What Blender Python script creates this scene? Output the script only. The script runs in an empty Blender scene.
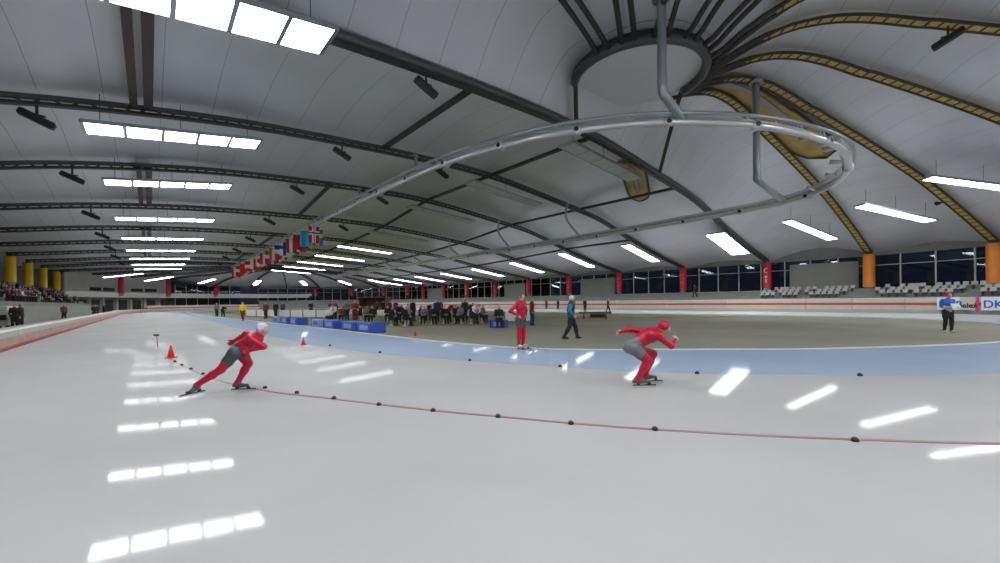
import bpy, math, random
import numpy as np
from mathutils import Vector, Matrix
random.seed(7)
scene = bpy.context.scene
COL = scene.collection

# ------------------------------------------------------------------ camera, world, exposure
FPX = 400.0
CAM_H = 1.55
cam_data = bpy.data.cameras.new('camera'); cam = bpy.data.objects.new('camera', cam_data); COL.objects.link(cam)
cam_data.sensor_fit = 'HORIZONTAL'; cam_data.sensor_width = 36.0
cam_data.lens = FPX * 36.0 / 1000.0
cam_data.shift_y = (301.3 - 281.5) / 1000.0
cam_data.clip_start = 0.05; cam_data.clip_end = 600
cam.matrix_world = Matrix.Translation((0, 0, CAM_H)) @ Matrix.Rotation(math.radians(90), 4, 'X') @ Matrix.Rotation(-0.0113, 4, 'Z')
scene.camera = cam
world = bpy.data.worlds.new('night'); scene.world = world; world.use_nodes = True
world.node_tree.nodes['Background'].inputs[0].default_value = (0.012, 0.016, 0.028, 1)
world.node_tree.nodes['Background'].inputs[1].default_value = 1.0
scene.view_settings.view_transform = 'Standard'; scene.view_settings.look = 'None'
scene.view_settings.gamma = 1.0; scene.view_settings.use_curve_mapping = False
scene.view_settings.exposure = 0.0
scene.cycles.use_denoising = True
scene.cycles.sample_clamp_indirect = 6.0
scene.cycles.max_bounces = 8; scene.cycles.diffuse_bounces = 5
LAMP = 19.0          # radiance of the lit ceiling panels

# ------------------------------------------------------------------ hall coordinates: s runs along the straight, l across it
_ax = math.atan2(350.0, 400.0)
AX = (-math.sin(_ax), math.cos(_ax)); PX = (math.cos(_ax), math.sin(_ax))
def W(s, l, z=0.0):
    return Vector((s*AX[0] + l*PX[0], s*AX[1] + l*PX[1], z))
ROT_S = math.atan2(AX[1], AX[0])      # heading of +s
ROT_L = math.atan2(PX[1], PX[0])      # heading of +l

def gnd_at(x, y, z):
    u = x-500.0; v = 301.3-y; a = (u+.0113*v)/FPX; b = (v-.0113*u)/FPX; Y = (z-CAM_H)/b; X = a*Y
    return (X*AX[0]+Y*AX[1], X*PX[0]+Y*PX[1], z)
# ------------------------------------------------------------------ materials
MATS = {}
def mat(name, col, rough=0.6, metal=0.0, noise=0.0, nscale=3.0, emit=None, spec=0.5, bump=0.0, bscale=40.0):
    if name in MATS: return MATS[name]
    m = bpy.data.materials.new(name); m.use_nodes = True; nt = m.node_tree
    b = nt.nodes['Principled BSDF']
    b.inputs['Base Color'].default_value = (*col, 1); b.inputs['Roughness'].default_value = rough
    b.inputs['Metallic'].default_value = metal; b.inputs['Specular IOR Level'].default_value = spec
    if noise > 0:
        tc = nt.nodes.new('ShaderNodeTexCoord'); n = nt.nodes.new('ShaderNodeTexNoise'); n.inputs['Scale'].default_value = nscale; n.inputs['Detail'].default_value = 5
        r = nt.nodes.new('ShaderNodeMapRange'); r.inputs['From Min'].default_value = 0.3; r.inputs['From Max'].default_value = 0.7
        r.inputs['To Min'].default_value = 1-noise; r.inputs['To Max'].default_value = 1+noise
        mx = nt.nodes.new('ShaderNodeVectorMath'); mx.operation = 'SCALE'; mx.inputs[0].default_value = col
        nt.links.new(tc.outputs['Object'], n.inputs['Vector']); nt.links.new(n.outputs['Fac'], r.inputs['Value'])
        nt.links.new(r.outputs['Result'], mx.inputs['Scale']); nt.links.new(mx.outputs[0], b.inputs['Base Color'])
    if bump > 0:
        tc = nt.nodes.new('ShaderNodeTexCoord'); n = nt.nodes.new('ShaderNodeTexNoise'); n.inputs['Scale'].default_value = bscale
        bp = nt.nodes.new('ShaderNodeBump'); bp.inputs['Strength'].default_value = bump; bp.inputs['Distance'].default_value = 0.02
        nt.links.new(tc.outputs['Object'], n.inputs['Vector']); nt.links.new(n.outputs['Fac'], bp.inputs['Height']); nt.links.new(bp.outputs[0], b.inputs['Normal'])
    if emit:
        b.inputs['Emission Color'].default_value = (*emit[:3], 1); b.inputs['Emission Strength'].default_value = emit[3]
    MATS[name] = m
    return m

def seam_material(name, col, rough, metal, k, width, dark):
    m = mat(name, col, rough, metal)
    nt = m.node_tree; b = nt.nodes['Principled BSDF']
    uv = nt.nodes.new('ShaderNodeUVMap'); uv.uv_map = 'UVMap'
    sep = nt.nodes.new('ShaderNodeSeparateXYZ'); nt.links.new(uv.outputs[0], sep.inputs[0])
    mu = nt.nodes.new('ShaderNodeMath'); mu.operation = 'MULTIPLY'; mu.inputs[1].default_value = k; nt.links.new(sep.outputs[0], mu.inputs[0])
    fr = nt.nodes.new('ShaderNodeMath'); fr.operation = 'FRACT'; nt.links.new(mu.outputs[0], fr.inputs[0])
    lt = nt.nodes.new('ShaderNodeMath'); lt.operation = 'LESS_THAN'; lt.inputs[1].default_value = width; nt.links.new(fr.outputs[0], lt.inputs[0])
    tc = nt.nodes.new('ShaderNodeTexCoord'); n = nt.nodes.new('ShaderNodeTexNoise'); n.inputs['Scale'].default_value = 0.12; n.inputs['Detail'].default_value = 3
    nt.links.new(tc.outputs['Object'], n.inputs['Vector'])
    r = nt.nodes.new('ShaderNodeMapRange'); r.inputs['From Min'].default_value = 0.3; r.inputs['From Max'].default_value = 0.7; r.inputs['To Min'].default_value = 0.88; r.inputs['To Max'].default_value = 1.12
    nt.links.new(n.outputs['Fac'], r.inputs['Value'])
    vm = nt.nodes.new('ShaderNodeVectorMath'); vm.operation = 'SCALE'; vm.inputs[0].default_value = col; nt.links.new(r.outputs['Result'], vm.inputs['Scale'])
    mx = nt.nodes.new('ShaderNodeMix'); mx.data_type = 'RGBA'; mx.inputs['B'].default_value = (*dark, 1)
    nt.links.new(lt.outputs[0], mx.inputs['Factor']); nt.links.new(vm.outputs[0], mx.inputs['A']); nt.links.new(mx.outputs['Result'], b.inputs['Base Color'])
    return m

def glass_material():
    m = bpy.data.materials.new('night_glass'); m.use_nodes = True; nt = m.node_tree; nt.nodes.clear()
    o = nt.nodes.new('ShaderNodeOutputMaterial'); t = nt.nodes.new('ShaderNodeBsdfTransparent'); t.inputs[0].default_value = (0.55, 0.6, 0.65, 1)
    g = nt.nodes.new('ShaderNodeBsdfGlossy'); g.inputs['Roughness'].default_value = 0.02
    f = nt.nodes.new('ShaderNodeFresnel'); f.inputs[0].default_value = 1.5
    mx = nt.nodes.new('ShaderNodeMixShader'); nt.links.new(f.outputs[0], mx.inputs[0]); nt.links.new(t.outputs[0], mx.inputs[1]); nt.links.new(g.outputs[0], mx.inputs[2])
    nt.links.new(mx.outputs[0], o.inputs[0]); return m

def ice_material(name, col, rough, fmax, noise, scale):
    m = bpy.data.materials.new(name); m.use_nodes = True; nt = m.node_tree; nt.nodes.clear()
    o = nt.nodes.new('ShaderNodeOutputMaterial'); d = nt.nodes.new('ShaderNodeBsdfDiffuse'); g = nt.nodes.new('ShaderNodeBsdfGlossy'); g.inputs['Roughness'].default_value = rough
    tc = nt.nodes.new('ShaderNodeTexCoord'); n = nt.nodes.new('ShaderNodeTexNoise'); n.inputs['Scale'].default_value = scale; n.inputs['Detail'].default_value = 6
    nt.links.new(tc.outputs['Object'], n.inputs['Vector'])
    r_ = nt.nodes.new('ShaderNodeMapRange'); r_.inputs['From Min'].default_value = .3; r_.inputs['From Max'].default_value = .7; r_.inputs['To Min'].default_value = 1-noise; r_.inputs['To Max'].default_value = 1+noise
    nt.links.new(n.outputs['Fac'], r_.inputs['Value'])
    v = nt.nodes.new('ShaderNodeVectorMath'); v.operation = 'SCALE'; v.inputs[0].default_value = col; nt.links.new(r_.outputs['Result'], v.inputs['Scale']); nt.links.new(v.outputs[0], d.inputs['Color'])
    n2 = nt.nodes.new('ShaderNodeTexNoise'); n2.inputs['Scale'].default_value = 9.0; n2.inputs['Detail'].default_value = 4; nt.links.new(tc.outputs['Object'], n2.inputs['Vector'])
    b = nt.nodes.new('ShaderNodeBump'); b.inputs['Strength'].default_value = .022; b.inputs['Distance'].default_value = .01; nt.links.new(n2.outputs['Fac'], b.inputs['Height']); nt.links.new(b.outputs[0], g.inputs['Normal'])
    f = nt.nodes.new('ShaderNodeFresnel'); f.inputs[0].default_value = 1.31
    mn = nt.nodes.new('ShaderNodeMath'); mn.operation = 'MINIMUM'; mn.inputs[1].default_value = fmax; nt.links.new(f.outputs[0], mn.inputs[0])
    mx = nt.nodes.new('ShaderNodeMixShader'); nt.links.new(mn.outputs[0], mx.inputs[0]); nt.links.new(d.outputs[0], mx.inputs[1]); nt.links.new(g.outputs[0], mx.inputs[2]); nt.links.new(mx.outputs[0], o.inputs[0])
    return m
M_ICE = ice_material('ice', (0.495, 0.495, 0.495), 0.05, 0.09, 0.07, 0.3)
M_BLUE = ice_material('blue_ice', (0.375, 0.465, 0.60), 0.05, 0.09, 0.04, 0.5)
M_INFIELD = mat('infield_concrete', (0.305, 0.29, 0.23), 0.8, noise=0.18, nscale=0.16, spec=0.25)
M_TURF = mat('turf', (0.20, 0.215, 0.095), 0.85, noise=0.3, nscale=0.6)
M_APRON = mat('apron_concrete', (0.33, 0.33, 0.29), 0.7, noise=0.15, nscale=0.8)
M_CONC = mat('grey_concrete', (0.24, 0.25, 0.23), 0.75, noise=0.1, nscale=1.0)
M_CONCG = mat('green_grey_panel', (0.30, 0.31, 0.27), 0.7, noise=0.06, nscale=1.0)
M_ROOF = seam_material('roof_membrane', (0.74, 0.755, 0.80), 0.42, 0.25, 1.0, 0.012, (0.38, 0.39, 0.41))
M_STEEL = mat('grey_steel', (0.11, 0.112, 0.118), 0.38, 0.5)
M_DARK = mat('dark_steel', (0.06, 0.055, 0.055), 0.5, 0.3)
M_BROWN = mat('brown_steel', (0.075, 0.05, 0.042), 0.6)
M_YEL = mat('yellow_timber', (0.62, 0.44, 0.09), 0.5, noise=0.25, nscale=2.5)
M_YELP = mat('yellow_column', (0.95, 0.58, 0.03), 0.55, noise=0.1, nscale=0.6)
M_ORANGE = mat('orange_column', (0.80, 0.25, 0.03), 0.5, noise=0.08, nscale=0.8)
M_REDB = mat('red_banner', (0.62, 0.02, 0.05), 0.5, noise=0.1, nscale=1.2)
M_WHITE = mat('white_paint', (0.78, 0.78, 0.77), 0.5)
M_OFFW = mat('off_white', (0.62, 0.61, 0.57), 0.6, noise=0.06, nscale=1.5)
M_CHROME = mat('bright_aluminium', (0.78, 0.80, 0.82), 0.30, 0.7)
M_GALV = mat('galvanised_pipe', (0.42, 0.46, 0.5), 0.3, 0.75)
M_LAMP = mat('lit_diffuser', (0.9, 0.9, 0.9), 0.5, emit=(0.955, 0.98, 1.0, LAMP))
M_OFF = mat('unlit_diffuser', (0.62, 0.62, 0.61), 0.5, noise=0.25, nscale=14)
M_BLACK = mat('black_plastic', (0.02, 0.02, 0.022), 0.4)
M_PADW = mat('pad_white', (0.54, 0.51, 0.46), 0.45, noise=0.04, nscale=2)
M_PADP = mat('pad_pink', (0.50, 0.32, 0.28), 0.5, noise=0.2, nscale=1.5)
M_PADR = mat('pad_red', (0.50, 0.07, 0.04), 0.5)
M_PADG = mat('pad_skirt', (0.40, 0.42, 0.37), 0.6)
M_BLUEP = mat('blue_vinyl', (0.025, 0.10, 0.50), 0.4, noise=0.1, nscale=2)
M_BLUEL = mat('light_blue_vinyl', (0.28, 0.36, 0.70), 0.4)
M_REDC = mat('cone_red', (0.85, 0.05, 0.02), 0.4)
M_SKIN = mat('skin', (0.62, 0.36, 0.27), 0.5)
M_RED = mat('red_suit', (0.50, 0.003, 0.035), 0.4)
M_GREYS = mat('dark_grey_suit', (0.06, 0.075, 0.085), 0.45)
M_GREYL = mat('mid_grey_suit', (0.16, 0.17, 0.19), 0.45)
M_LILAC = mat('lilac_cap', (0.66, 0.62, 0.80), 0.4)
M_TEAL = mat('dark_teal_jacket', (0.015, 0.05, 0.075), 0.6)
M_CYAN = mat('light_blue_panel', (0.05, 0.26, 0.50), 0.6)
M_NAVY = mat('navy_trousers', (0.012, 0.014, 0.02), 0.7)
M_COBALT = mat('cobalt_jacket', (0.03, 0.13, 0.55), 0.6)
M_GLASS = glass_material()
M_LINE = mat('lane_line_paint', (0.33, 0.17, 0.16), 0.4)
M_SKYL = mat('yellow_skylight', (0.50, 0.34, 0.07), 0.45, noise=0.2, nscale=0.7)
M_MAUVE = mat('mauve_strip', (0.38, 0.33, 0.42), 0.5)
M_WOODB = mat('brown_board', (0.17, 0.10, 0.05), 0.7, noise=0.2, nscale=3)

# ------------------------------------------------------------------ mesh helpers
class MB:
    def __init__(self): self.v = []; self.f = []; self.m = []; self.uv = []
    def add(self, vs, fs, mi=0):
        o = len(self.v); self.v += [tuple(v) for v in vs]
        self.f += [tuple(i+o for i in f) for f in fs]; self.m += [mi]*len(fs)
    def box(self, c, size, rz=0.0, mi=0, M=None, bev=0.0):
        hx, hy, hz = size[0]/2, size[1]/2, size[2]/2
        M = M or Matrix.Rotation(rz, 3, 'Z'); c = Vector(c)
        if bev <= 0:
            vs = [c + M @ Vector((x*hx, y*hy, z*hz)) for z in (-1, 1) for x, y in ((-1,-1),(1,-1),(1,1),(-1,1))]
            self.add(vs, [(0,3,2,1),(4,5,6,7),(0,1,5,4),(1,2,6,5),(2,3,7,6),(3,0,4,7)], mi)
        else:
            b = min(bev, hx*.9, hy*.9, hz*.9); rings = []
            for z, e in ((-hz, b), (-hz+b, 0), (hz-b, 0), (hz, b)):
                x1, y1 = hx-e, hy-e
                rings.append([(x1, -y1+b*.5), (x1, y1-b*.5), (x1-b*.5, y1), (-x1+b*.5, y1), (-x1, y1-b*.5), (-x1, -y1+b*.5), (-x1+b*.5, -y1), (x1-b*.5, -y1), z])
            vs = [c + M @ Vector((p[0], p[1], r[8])) for r in rings for p in r[:8]]
            fs = [tuple(reversed(range(8))), tuple(range(24, 32))]
            for k in range(3):
                for i in range(8): fs.append((k*8+i, k*8+(i+1) % 8, k*8+8+(i+1) % 8, k*8+8+i))
            self.add(vs, fs, mi)
        return self
    def tube(self, pts, r, n=8, mi=0, closed=False, cap=True):
        pts = [Vector(p) for p in pts]; N = len(pts); rs = r if isinstance(r, (list, tuple)) else [r]*N
        vs = []; prev = None
        for i, p in enumerate(pts):
            a = pts[(i-1) % N] if (i > 0 or closed) else p; b = pts[(i+1) % N] if (i < N-1 or closed) else p
            t = (b-a).normalized()
            if prev is None:
                u = t.cross(Vector((0, 0, 1)))
                if u.length < 0.05: u = t.cross(Vector((1, 0, 0)))
            else: u = prev - t*prev.dot(t)
            u.normalize(); prev = u; w = t.cross(u)
            for k in range(n):
                an = 2*math.pi*k/n; vs.append(p + (u*math.cos(an) + w*math.sin(an))*rs[i])
        fs = []
        for i in range(N if closed else N-1):
            for k in range(n):
                j = (i+1) % N; fs.append((i*n+k, i*n+(k+1) % n, j*n+(k+1) % n, j*n+k))
        if cap and not closed:
            fs.append(tuple(reversed(range(n)))); fs.append(tuple(range((N-1)*n, N*n)))
        self.add(vs, fs, mi); return self
    def strip_box(self, pts, side, w, h, mi=0):
        """rectangular bar along pts; side: list of unit side vectors"""
        vs = []
        for p, sd in zip(pts, side):
            p = Vector(p); sd = Vector(sd)
            for a, b in ((-1,-1),(1,-1),(1,1),(-1,1)): vs.append(p + sd*(a*w/2) + Vector((0,0,b*h/2)))
        fs = [(3,2,1,0), tuple(len(vs)-4+k for k in range(4))]
        for i in range(len(pts)-1):
            for k in range(4): fs.append((i*4+k, i*4+(k+1) % 4, i*4+4+(k+1) % 4, i*4+4+k))
        self.add(vs, fs, mi); return self
    def prism(self, poly, z0, z1, mi=0):
        n = len(poly); vs = [Vector((p[0], p[1], z0)) for p in poly] + [Vector((p[0], p[1], z1)) for p in poly]
        fs = [tuple(reversed(range(n))), tuple(range(n, 2*n))] + [(i, (i+1) % n, n+(i+1) % n, n+i) for i in range(n)]
        self.add(vs, fs, mi); return self
    def lathe(self, c, prof, n=16, mi=0):
        c = Vector(c); vs = [c + Vector((r*math.cos(2*math.pi*k/n), r*math.sin(2*math.pi*k/n), z)) for r, z in prof for k in range(n)]
        fs = [(i*n+k, i*n+(k+1) % n, (i+1)*n+(k+1) % n, (i+1)*n+k) for i in range(len(prof)-1) for k in range(n)]
        fs += [tuple(reversed(range(n))), tuple(range((len(prof)-1)*n, len(prof)*n))]
        self.add(vs, fs, mi); return self
    def build(self, name, mats, parent=None, smooth=False, inv=None):
        me = bpy.data.meshes.new(name)
        vs = self.v
        if inv is not None: vs = [tuple(inv @ Vector(v)) for v in vs]
        me.from_pydata(vs, [], self.f)
        for m in (mats if isinstance(mats, (list, tuple)) else [mats]): me.materials.append(m)
        me.polygons.foreach_set('material_index', self.m)
        if smooth: me.polygons.foreach_set('use_smooth', [True]*len(self.f))
        me.update()
        o = bpy.data.objects.new(name, me); COL.objects.link(o)
        if parent: o.parent = parent
        return o

def tag(o, label=None, cat=None, group=None, kind=None):
    if label: o['label'] = label
    if cat: o['category'] = cat
    if group: o['group'] = group
    if kind: o['kind'] = kind
    return o
def empty(name, loc, rz=0, label=None, cat=None, group=None):
    o = bpy.data.objects.new(name, None); COL.objects.link(o); o.location = loc; o.rotation_euler = (0, 0, rz); o.empty_display_size = 0.2
    return tag(o, label, cat, group)
def kids(o): return [c for c in COL.objects if c.parent == o]
def copy_tree(o, parent=None):
    c = o.copy(); COL.objects.link(c)
    if parent: c.parent = parent
    for ch in list(o.children): copy_tree(ch, c)
    return c
def struct(name, mb, mats, smooth=False):
    o = mb.build(name, mats, smooth=smooth); o['kind'] = 'structure'; return o
def catmull(pts, n=8, closed=False):
    P = [Vector(p) for p in pts]; N = len(P); out = []
    for i in range(N if closed else N-1):
        p0 = P[(i-1) % N] if (i > 0 or closed) else P[0]*2-P[1]; p1 = P[i]; p2 = P[(i+1) % N]
        p3 = P[(i+2) % N] if (i+2 < N or closed) else P[-1]*2-P[-2]
        for k in range(n):
            t = k/n; out.append(0.5*((2*p1)+(p2-p0)*t+(2*p0-5*p1+4*p2-p3)*t*t+(3*p1-p0-3*p2+p3)*t**3))
    if not closed: out.append(P[-1])
    return out
def resample(pts, step):
    out = [pts[0]]; acc = 0
    for a, b in zip(pts, pts[1:]):
        d = (b-a).length; t = step-acc
        while t <= d:
            out.append(a+(b-a)*(t/d)); t += step
        acc = (acc+d) % step
    return out
_O1 = 'first second third fourth fifth sixth seventh eighth ninth tenth eleventh twelfth thirteenth fourteenth fifteenth sixteenth seventeenth eighteenth nineteenth'.split()
_T = ['twent', 'thirt', 'fort', 'fift', 'sixt', 'sevent', 'eight']
ORD = _O1 + [w for t_ in _T for w in [t_+'ieth'] + [t_+'y-'+o_ for o_ in _O1[:9]]]
# ------------------------------------------------------------------ roof height field
HUB = (11.8, 20.8); CC = (12.0, 22.2); RC = 35.8; S0 = 15.6; DS = 10.45
BEAM_S = [S0 + DS*n for n in range(9)]              # last is about s = 99
S_END = BEAM_S[-1]
PL = [-13.5, -8, -4.6, 0, 3, 8.6, 15, 21, 26, 30, 34, 38, 43, 50, 58]
PZ = [8.2, 9.4, 10.4, 11.1, 11.6, 12.0, 12.3, 12.4, 12.0, 11.5, 11.1, 10.6, 9.2, 7.6, 6.2]
def kcrown(s):
    return float(np.interp(s, [36, 47, 57, 68, 78, 99], [1.0, .76, .64, .57, .54, .5]))
def prof(s, l):
    base = 8.2 + (6.2-8.2)*(l+13.5)/71.5
    if l < -13.5: return 8.2 + (l+13.5)*0.22
    if l > 58: return 6.2 - (l-58)*0.25
    return base + (smooth_interp(l, PL, PZ, 3.0 if -10 < l < 54 else .2) - base)*kcrown(s)
def smooth_interp(x, xs, ys, w=1.6):
    return sum(float(np.interp(x+d*w, xs, ys))*k for d, k in ((-1, .14), (-.5, .22), (0, .28), (.5, .22), (1, .14)))
QR = [0, 3.7, 5, 7, 9.5, 12, 14, 18, 22, 26, 30, 33, 36, 40]
QZ = [14.0, 14.0, 14.6, 15.3, 15.5, 15.0, 14.3, 13.2, 12.0, 10.7, 9.0, 7.7, 6.2, 5.2]
def rim(th):   # column position at angle th on the apse circle (th 0 = +l, growing towards -s)
    return (CC[0]-RC*math.sin(th), CC[1]+RC*math.cos(th))
def radial_z(th, r):
    lift = float(np.interp(math.degrees(th), [25, 38, 53, 70, 130, 170], [0, .5, 1.1, 1.3, 1.3, 0]))*math.sin(math.pi*min(1, max(0, (r-4.5)/31)))**.6
    p = rim(th); R = math.hypot(p[0]-HUB[0], p[1]-HUB[1])
    return smooth_interp(r*36.0/R if r > 14 else r, QR, QZ, 1.6 if r > 5 else .1) + lift + (2.0*max(0, r-22)/14 if th > math.pi*0.8 else 0)
APSE = [math.radians(a) for a in (9.4, 23.3, 38, 53, 71, 91, 112, 135, 157, 176)]
HUBF = (S_END+1.0, 22.2)
def far_z(r): return float(np.interp(r, [0, 5, 12, 20, 28, 36, 40], [9.3, 9.6, 9.5, 9.0, 8.0, 6.4, 5.6]))

# roof skin, bay by bay
def bay_mesh(edgeA, edgeB, n, bulge, name, idx, uvk=1/2.1, near=9.0, seam0=0.0):
    """edgeA/B: lists of 3-D points of same length; membrane between, bulging upward in the middle"""
    mb = MB(); K = 6; N = len(edgeA); vs = []; uv = []
    acc = 0
    for i in range(N):
        a, b = Vector(edgeA[i]), Vector(edgeB[i])
        if i: acc += ((a+b)/2-(Vector(edgeA[i-1])+Vector(edgeB[i-1]))/2).length
        for k in range(K+1):
            t = k/K; p = a.lerp(b, t); p.z += bulge*min(1.0, (a-b).length/near)*math.sin(math.pi*t)
            vs.append(p); uv.append((max(acc, seam0)*uvk, t))
    fs = [(i*(K+1)+k, i*(K+1)+k+1, (i+1)*(K+1)+k+1, (i+1)*(K+1)+k) for i in range(N-1) for k in range(K)]
    mb.add(vs, fs); o = mb.build(name, M_ROOF, smooth=True)
    ul = o.data.uv_layers.new(name='UVMap')
    for poly in o.data.polygons:
        for li in poly.loop_indices: ul.data[li].uv = uv[o.data.loops[li].vertex_index]
    o['kind'] = 'structure'; return o
LS = list(np.linspace(-20, 61, 46))
SK = 0.42
edges = [[W(s, l, prof(s, l)+SK) for l in LS] for s in BEAM_S]
for n in range(len(edges)-1): bay_mesh(edges[n], edges[n+1], 0, 0.55, 'ceiling', n)
# bridge between the first beam and the apse diameter at the hub
def diam_z(l):
    r = abs(l-HUB[1]); th = 0 if l > HUB[1] else math.pi
    z = float(np.interp(r, QR, QZ))
    return z
def radial_edge(th, r0=0.0, r1=39.0, n=34):
    p = rim(th); R = math.hypot(p[0]-HUB[0], p[1]-HUB[1]); d = ((p[0]-HUB[0])/R, (p[1]-HUB[1])/R)
    return [W(HUB[0]+d[0]*r, HUB[1]+d[1]*r, radial_z(th, r)+SK) for r in np.linspace(r0, r1, n)]
rad_edges = [radial_edge(t) for t in APSE]
for i in range(len(APSE)-1): bay_mesh(rad_edges[i], rad_edges[i+1], 0, 0.75, 'ceiling', i, seam0=4.0)
for th, lend in ((APSE[0], 61), (APSE[-1], -20)):
    bay_mesh(radial_edge(th), [W(S0, l, prof(S0, l)+SK) for l in np.linspace(HUB[1], lend, 34)], 0, 1.25, 'ceiling', 90, near=3.2, seam0=4.0)
hb = MB(); hb.add([W(HUB[0], HUB[1], 14.2)] + [W(HUB[0]-3.45*math.sin(t), HUB[1]+3.45*math.cos(t), 14.15) for t in np.linspace(0, 2*math.pi, 41)[:-1]], [(0, k+1, (k+1) % 40+1) for k in range(40)])
o = struct('ceiling', hb, mat('hub_membrane_lit_tone', (0.80, 0.82, 0.86), .5), True); o.data.uv_layers.new(name='UVMap')  # light through the translucent hub fabric put into a paler base colour
# far apse
def far_edge(ph, n=24):
    return [W(HUBF[0]+math.sin(ph)*r, HUBF[1]+math.cos(ph)*r, far_z(r)+(1.8*max(0, r-22)/14 if math.cos(ph) < -.3 else 0)+SK) for r in np.linspace(0.6, 40, n)]
fph = [math.radians(a) for a in range(0, 181, 15)]
fe = [far_edge(p) for p in fph]
for i in range(len(fph)-1): bay_mesh(fe[i], fe[i+1], 0, 0.4, 'ceiling', i)

# ------------------------------------------------------------------ ground
gr = MB(); poly = [W(-45, -45), W(-45, 85), W(160, 85), W(160, -45)]
gr.prism(poly, -0.3, -0.03); struct('floor', gr, M_APRON)
PAD_L, PAD_R = -3.8, 55.0
pad_path = [(112, -1.5), (100, -3.8), (80, -3.8), (60, -3.8), (40, -3.8), (20, -3.8), (10, -3.3), (0, -1.2), (-9, 4.5), (-15.5, 14), (-17.5, 26), (-14.5, 38), (-8, 47), (0, 52.6), (9, 55), (20, 55), (40, 55), (60, 55), (80, 55), (100, 55), (112, 53), (124, 46), (132, 34), (134, 22), (130, 9), (122, 1.5)]
pad_c = catmull([(a, b, 0) for a, b in pad_path], 8, closed=True)
inner_path = [(110, 6.5), (100, 5.8), (85, 5.6), (68.3, 5.8), (55, 6.4), (42.8, 7.0), (29.9, 7.8), (22, 8.1), (16, 8.3), (12, 8.6), (9.3, 9.2), (7.3, 10.5), (5.2, 12.6), (3.1, 14.7), (1.1, 17.5), (-0.9, 21.2), (-2.2, 26), (-2.4, 32), (0, 38), (5.6, 41.5), (12, 42), (25, 41.5), (40, 41.5), (60, 41.5), (80, 41.5), (100, 41.5), (112, 39), (120, 31), (122, 22), (118, 12)]
inner_c = catmull([(a, b, 0) for a, b in inner_path], 8, closed=True)
blue_path = [(110, 5.0), (100, 4.2), (85, 4.2), (69.9, 4.2), (50, 4.3), (26.9, 4.35), (17.5, 4.5), (13.2, 4.9), (10.8, 5.5), (8.4, 6.3), (6.1, 7.2), (4.5, 7.95), (2.8, 9.2), (1.1, 10.8), (-0.5, 12.7), (-2.6, 16), (-4.6, 21), (-5.8, 27), (-5.6, 34), (-2.5, 40.5), (4, 43.8), (12, 44.4), (25, 44.2), (40, 44.2), (60, 44.2), (80, 44.2), (100, 44.2), (113, 41.5), (123, 33), (125, 22), (120, 10)]
blue_c = catmull([(a, b, 0) for a, b in blue_path], 8, closed=True)
def W2(p, z=0): return W(p[0], p[1], z)
g = MB(); g.prism([W2(p) for p in pad_c], -0.03, 0.0); struct('floor', g, M_ICE)
g = MB(); g.prism([W2(p) for p in blue_c], -0.02, 0.004); struct('floor', g, M_BLUE)
g = MB(); g.prism([W2(p) for p in inner_c], -0.01, 0.012); struct('floor', g, M_INFIELD)
# white kerb line along the infield edge
def ribbon(path, w, z0, z1, closed=True):
    mb = MB(); pts = [Vector((p[0], p[1], 0)) for p in path]; N = len(pts); vs = []
    for i, p in enumerate(pts):
        a = pts[(i-1) % N] if (i or closed) else p; b = pts[(i+1) % N] if (i < N-1 or closed) else p
        t = (b-a).normalized(); nrm = Vector((-t.y, t.x, 0))
        for sgn, z in ((-1, z0), (1, z0), (1, z1), (-1, z1)):
            q = p+nrm*(sgn*w/2); vs.append(W(q.x, q.y, z))
    fs = []
    for i in range(N if closed else N-1):
        j = (i+1) % N
        for k in range(4): fs.append((i*4+k, i*4+(k+1) % 4, j*4+(k+1) % 4, j*4+k))
    if not closed: fs += [(3,2,1,0), tuple(len(vs)-4+k for k in range(4))]
    mb.add(vs, fs); return mb
struct('trim_1', ribbon(inner_c, 0.10, 0.0, 0.035), M_WHITE)
turf = catmull([(p[0], p[1], 0) for p in [(24, 13), (30, 11), (45, 10), (70, 9.5), (95, 10), (108, 20), (100, 34), (70, 39), (40, 39.5), (20, 39), (12, 38.5), (14, 34), (22, 26), (20, 18)]], 8, closed=True)
g = MB(); g.prism([W2(p) for p in turf], 0.0, 0.02); struct('floor', g, M_TURF)
lane_path = [(100, -0.2), (60, -0.2), (30, 0.0), (20.5, 0.2), (15.5, 0.4), (12.0, 0.75), (9.7, 1.1), (8.0, 1.6), (6.8, 2.15), (5.0, 3.0), (4.1, 3.5), (3.2, 4.0), (2.4, 4.5), (1.5, 5.15), (0.7, 5.8), (-0.3, 6.7), (-1.8, 8.3), (-4, 11.5), (-6.5, 17), (-7.8, 24), (-7, 33), (-3, 41.5), (4, 47), (12, 49)]
lane_c = catmull([(a, b, 0) for a, b in lane_path], 8)
struct('trim_2', ribbon(lane_c[18:], 0.06, 0.0, 0.006, closed=False), M_LINE)

# ------------------------------------------------------------------ perimeter: columns, glazing, terraces
def per_pt(s_or, off=0.0): pass
def perimeter(off, n_arc=28):
    """closed loop through the column line, moved outwards by off"""
    pts = []
    for th in np.linspace(0, math.pi, n_arc): pts.append((CC[0]-(RC+off)*math.sin(th), CC[1]+(RC+off)*math.cos(th)))
    for s in np.linspace(CC[0], S_END+1, 12)[1:-1]: pts.append((s, CC[1]-RC-off))
    for th in np.linspace(math.pi, 0, n_arc): pts.append((S_END+1+(RC+off)*math.sin(th), CC[1]+(RC+off)*math.cos(th)))
    for s in np.linspace(S_END+1, CC[0], 12)[1:-1]: pts.append((s, CC[1]+RC+off))
    return pts
def wall_strip(path, z0, z1, th, closed=True): return ribbon([(p[0], p[1]) for p in path], th, z0, z1, closed)
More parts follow.
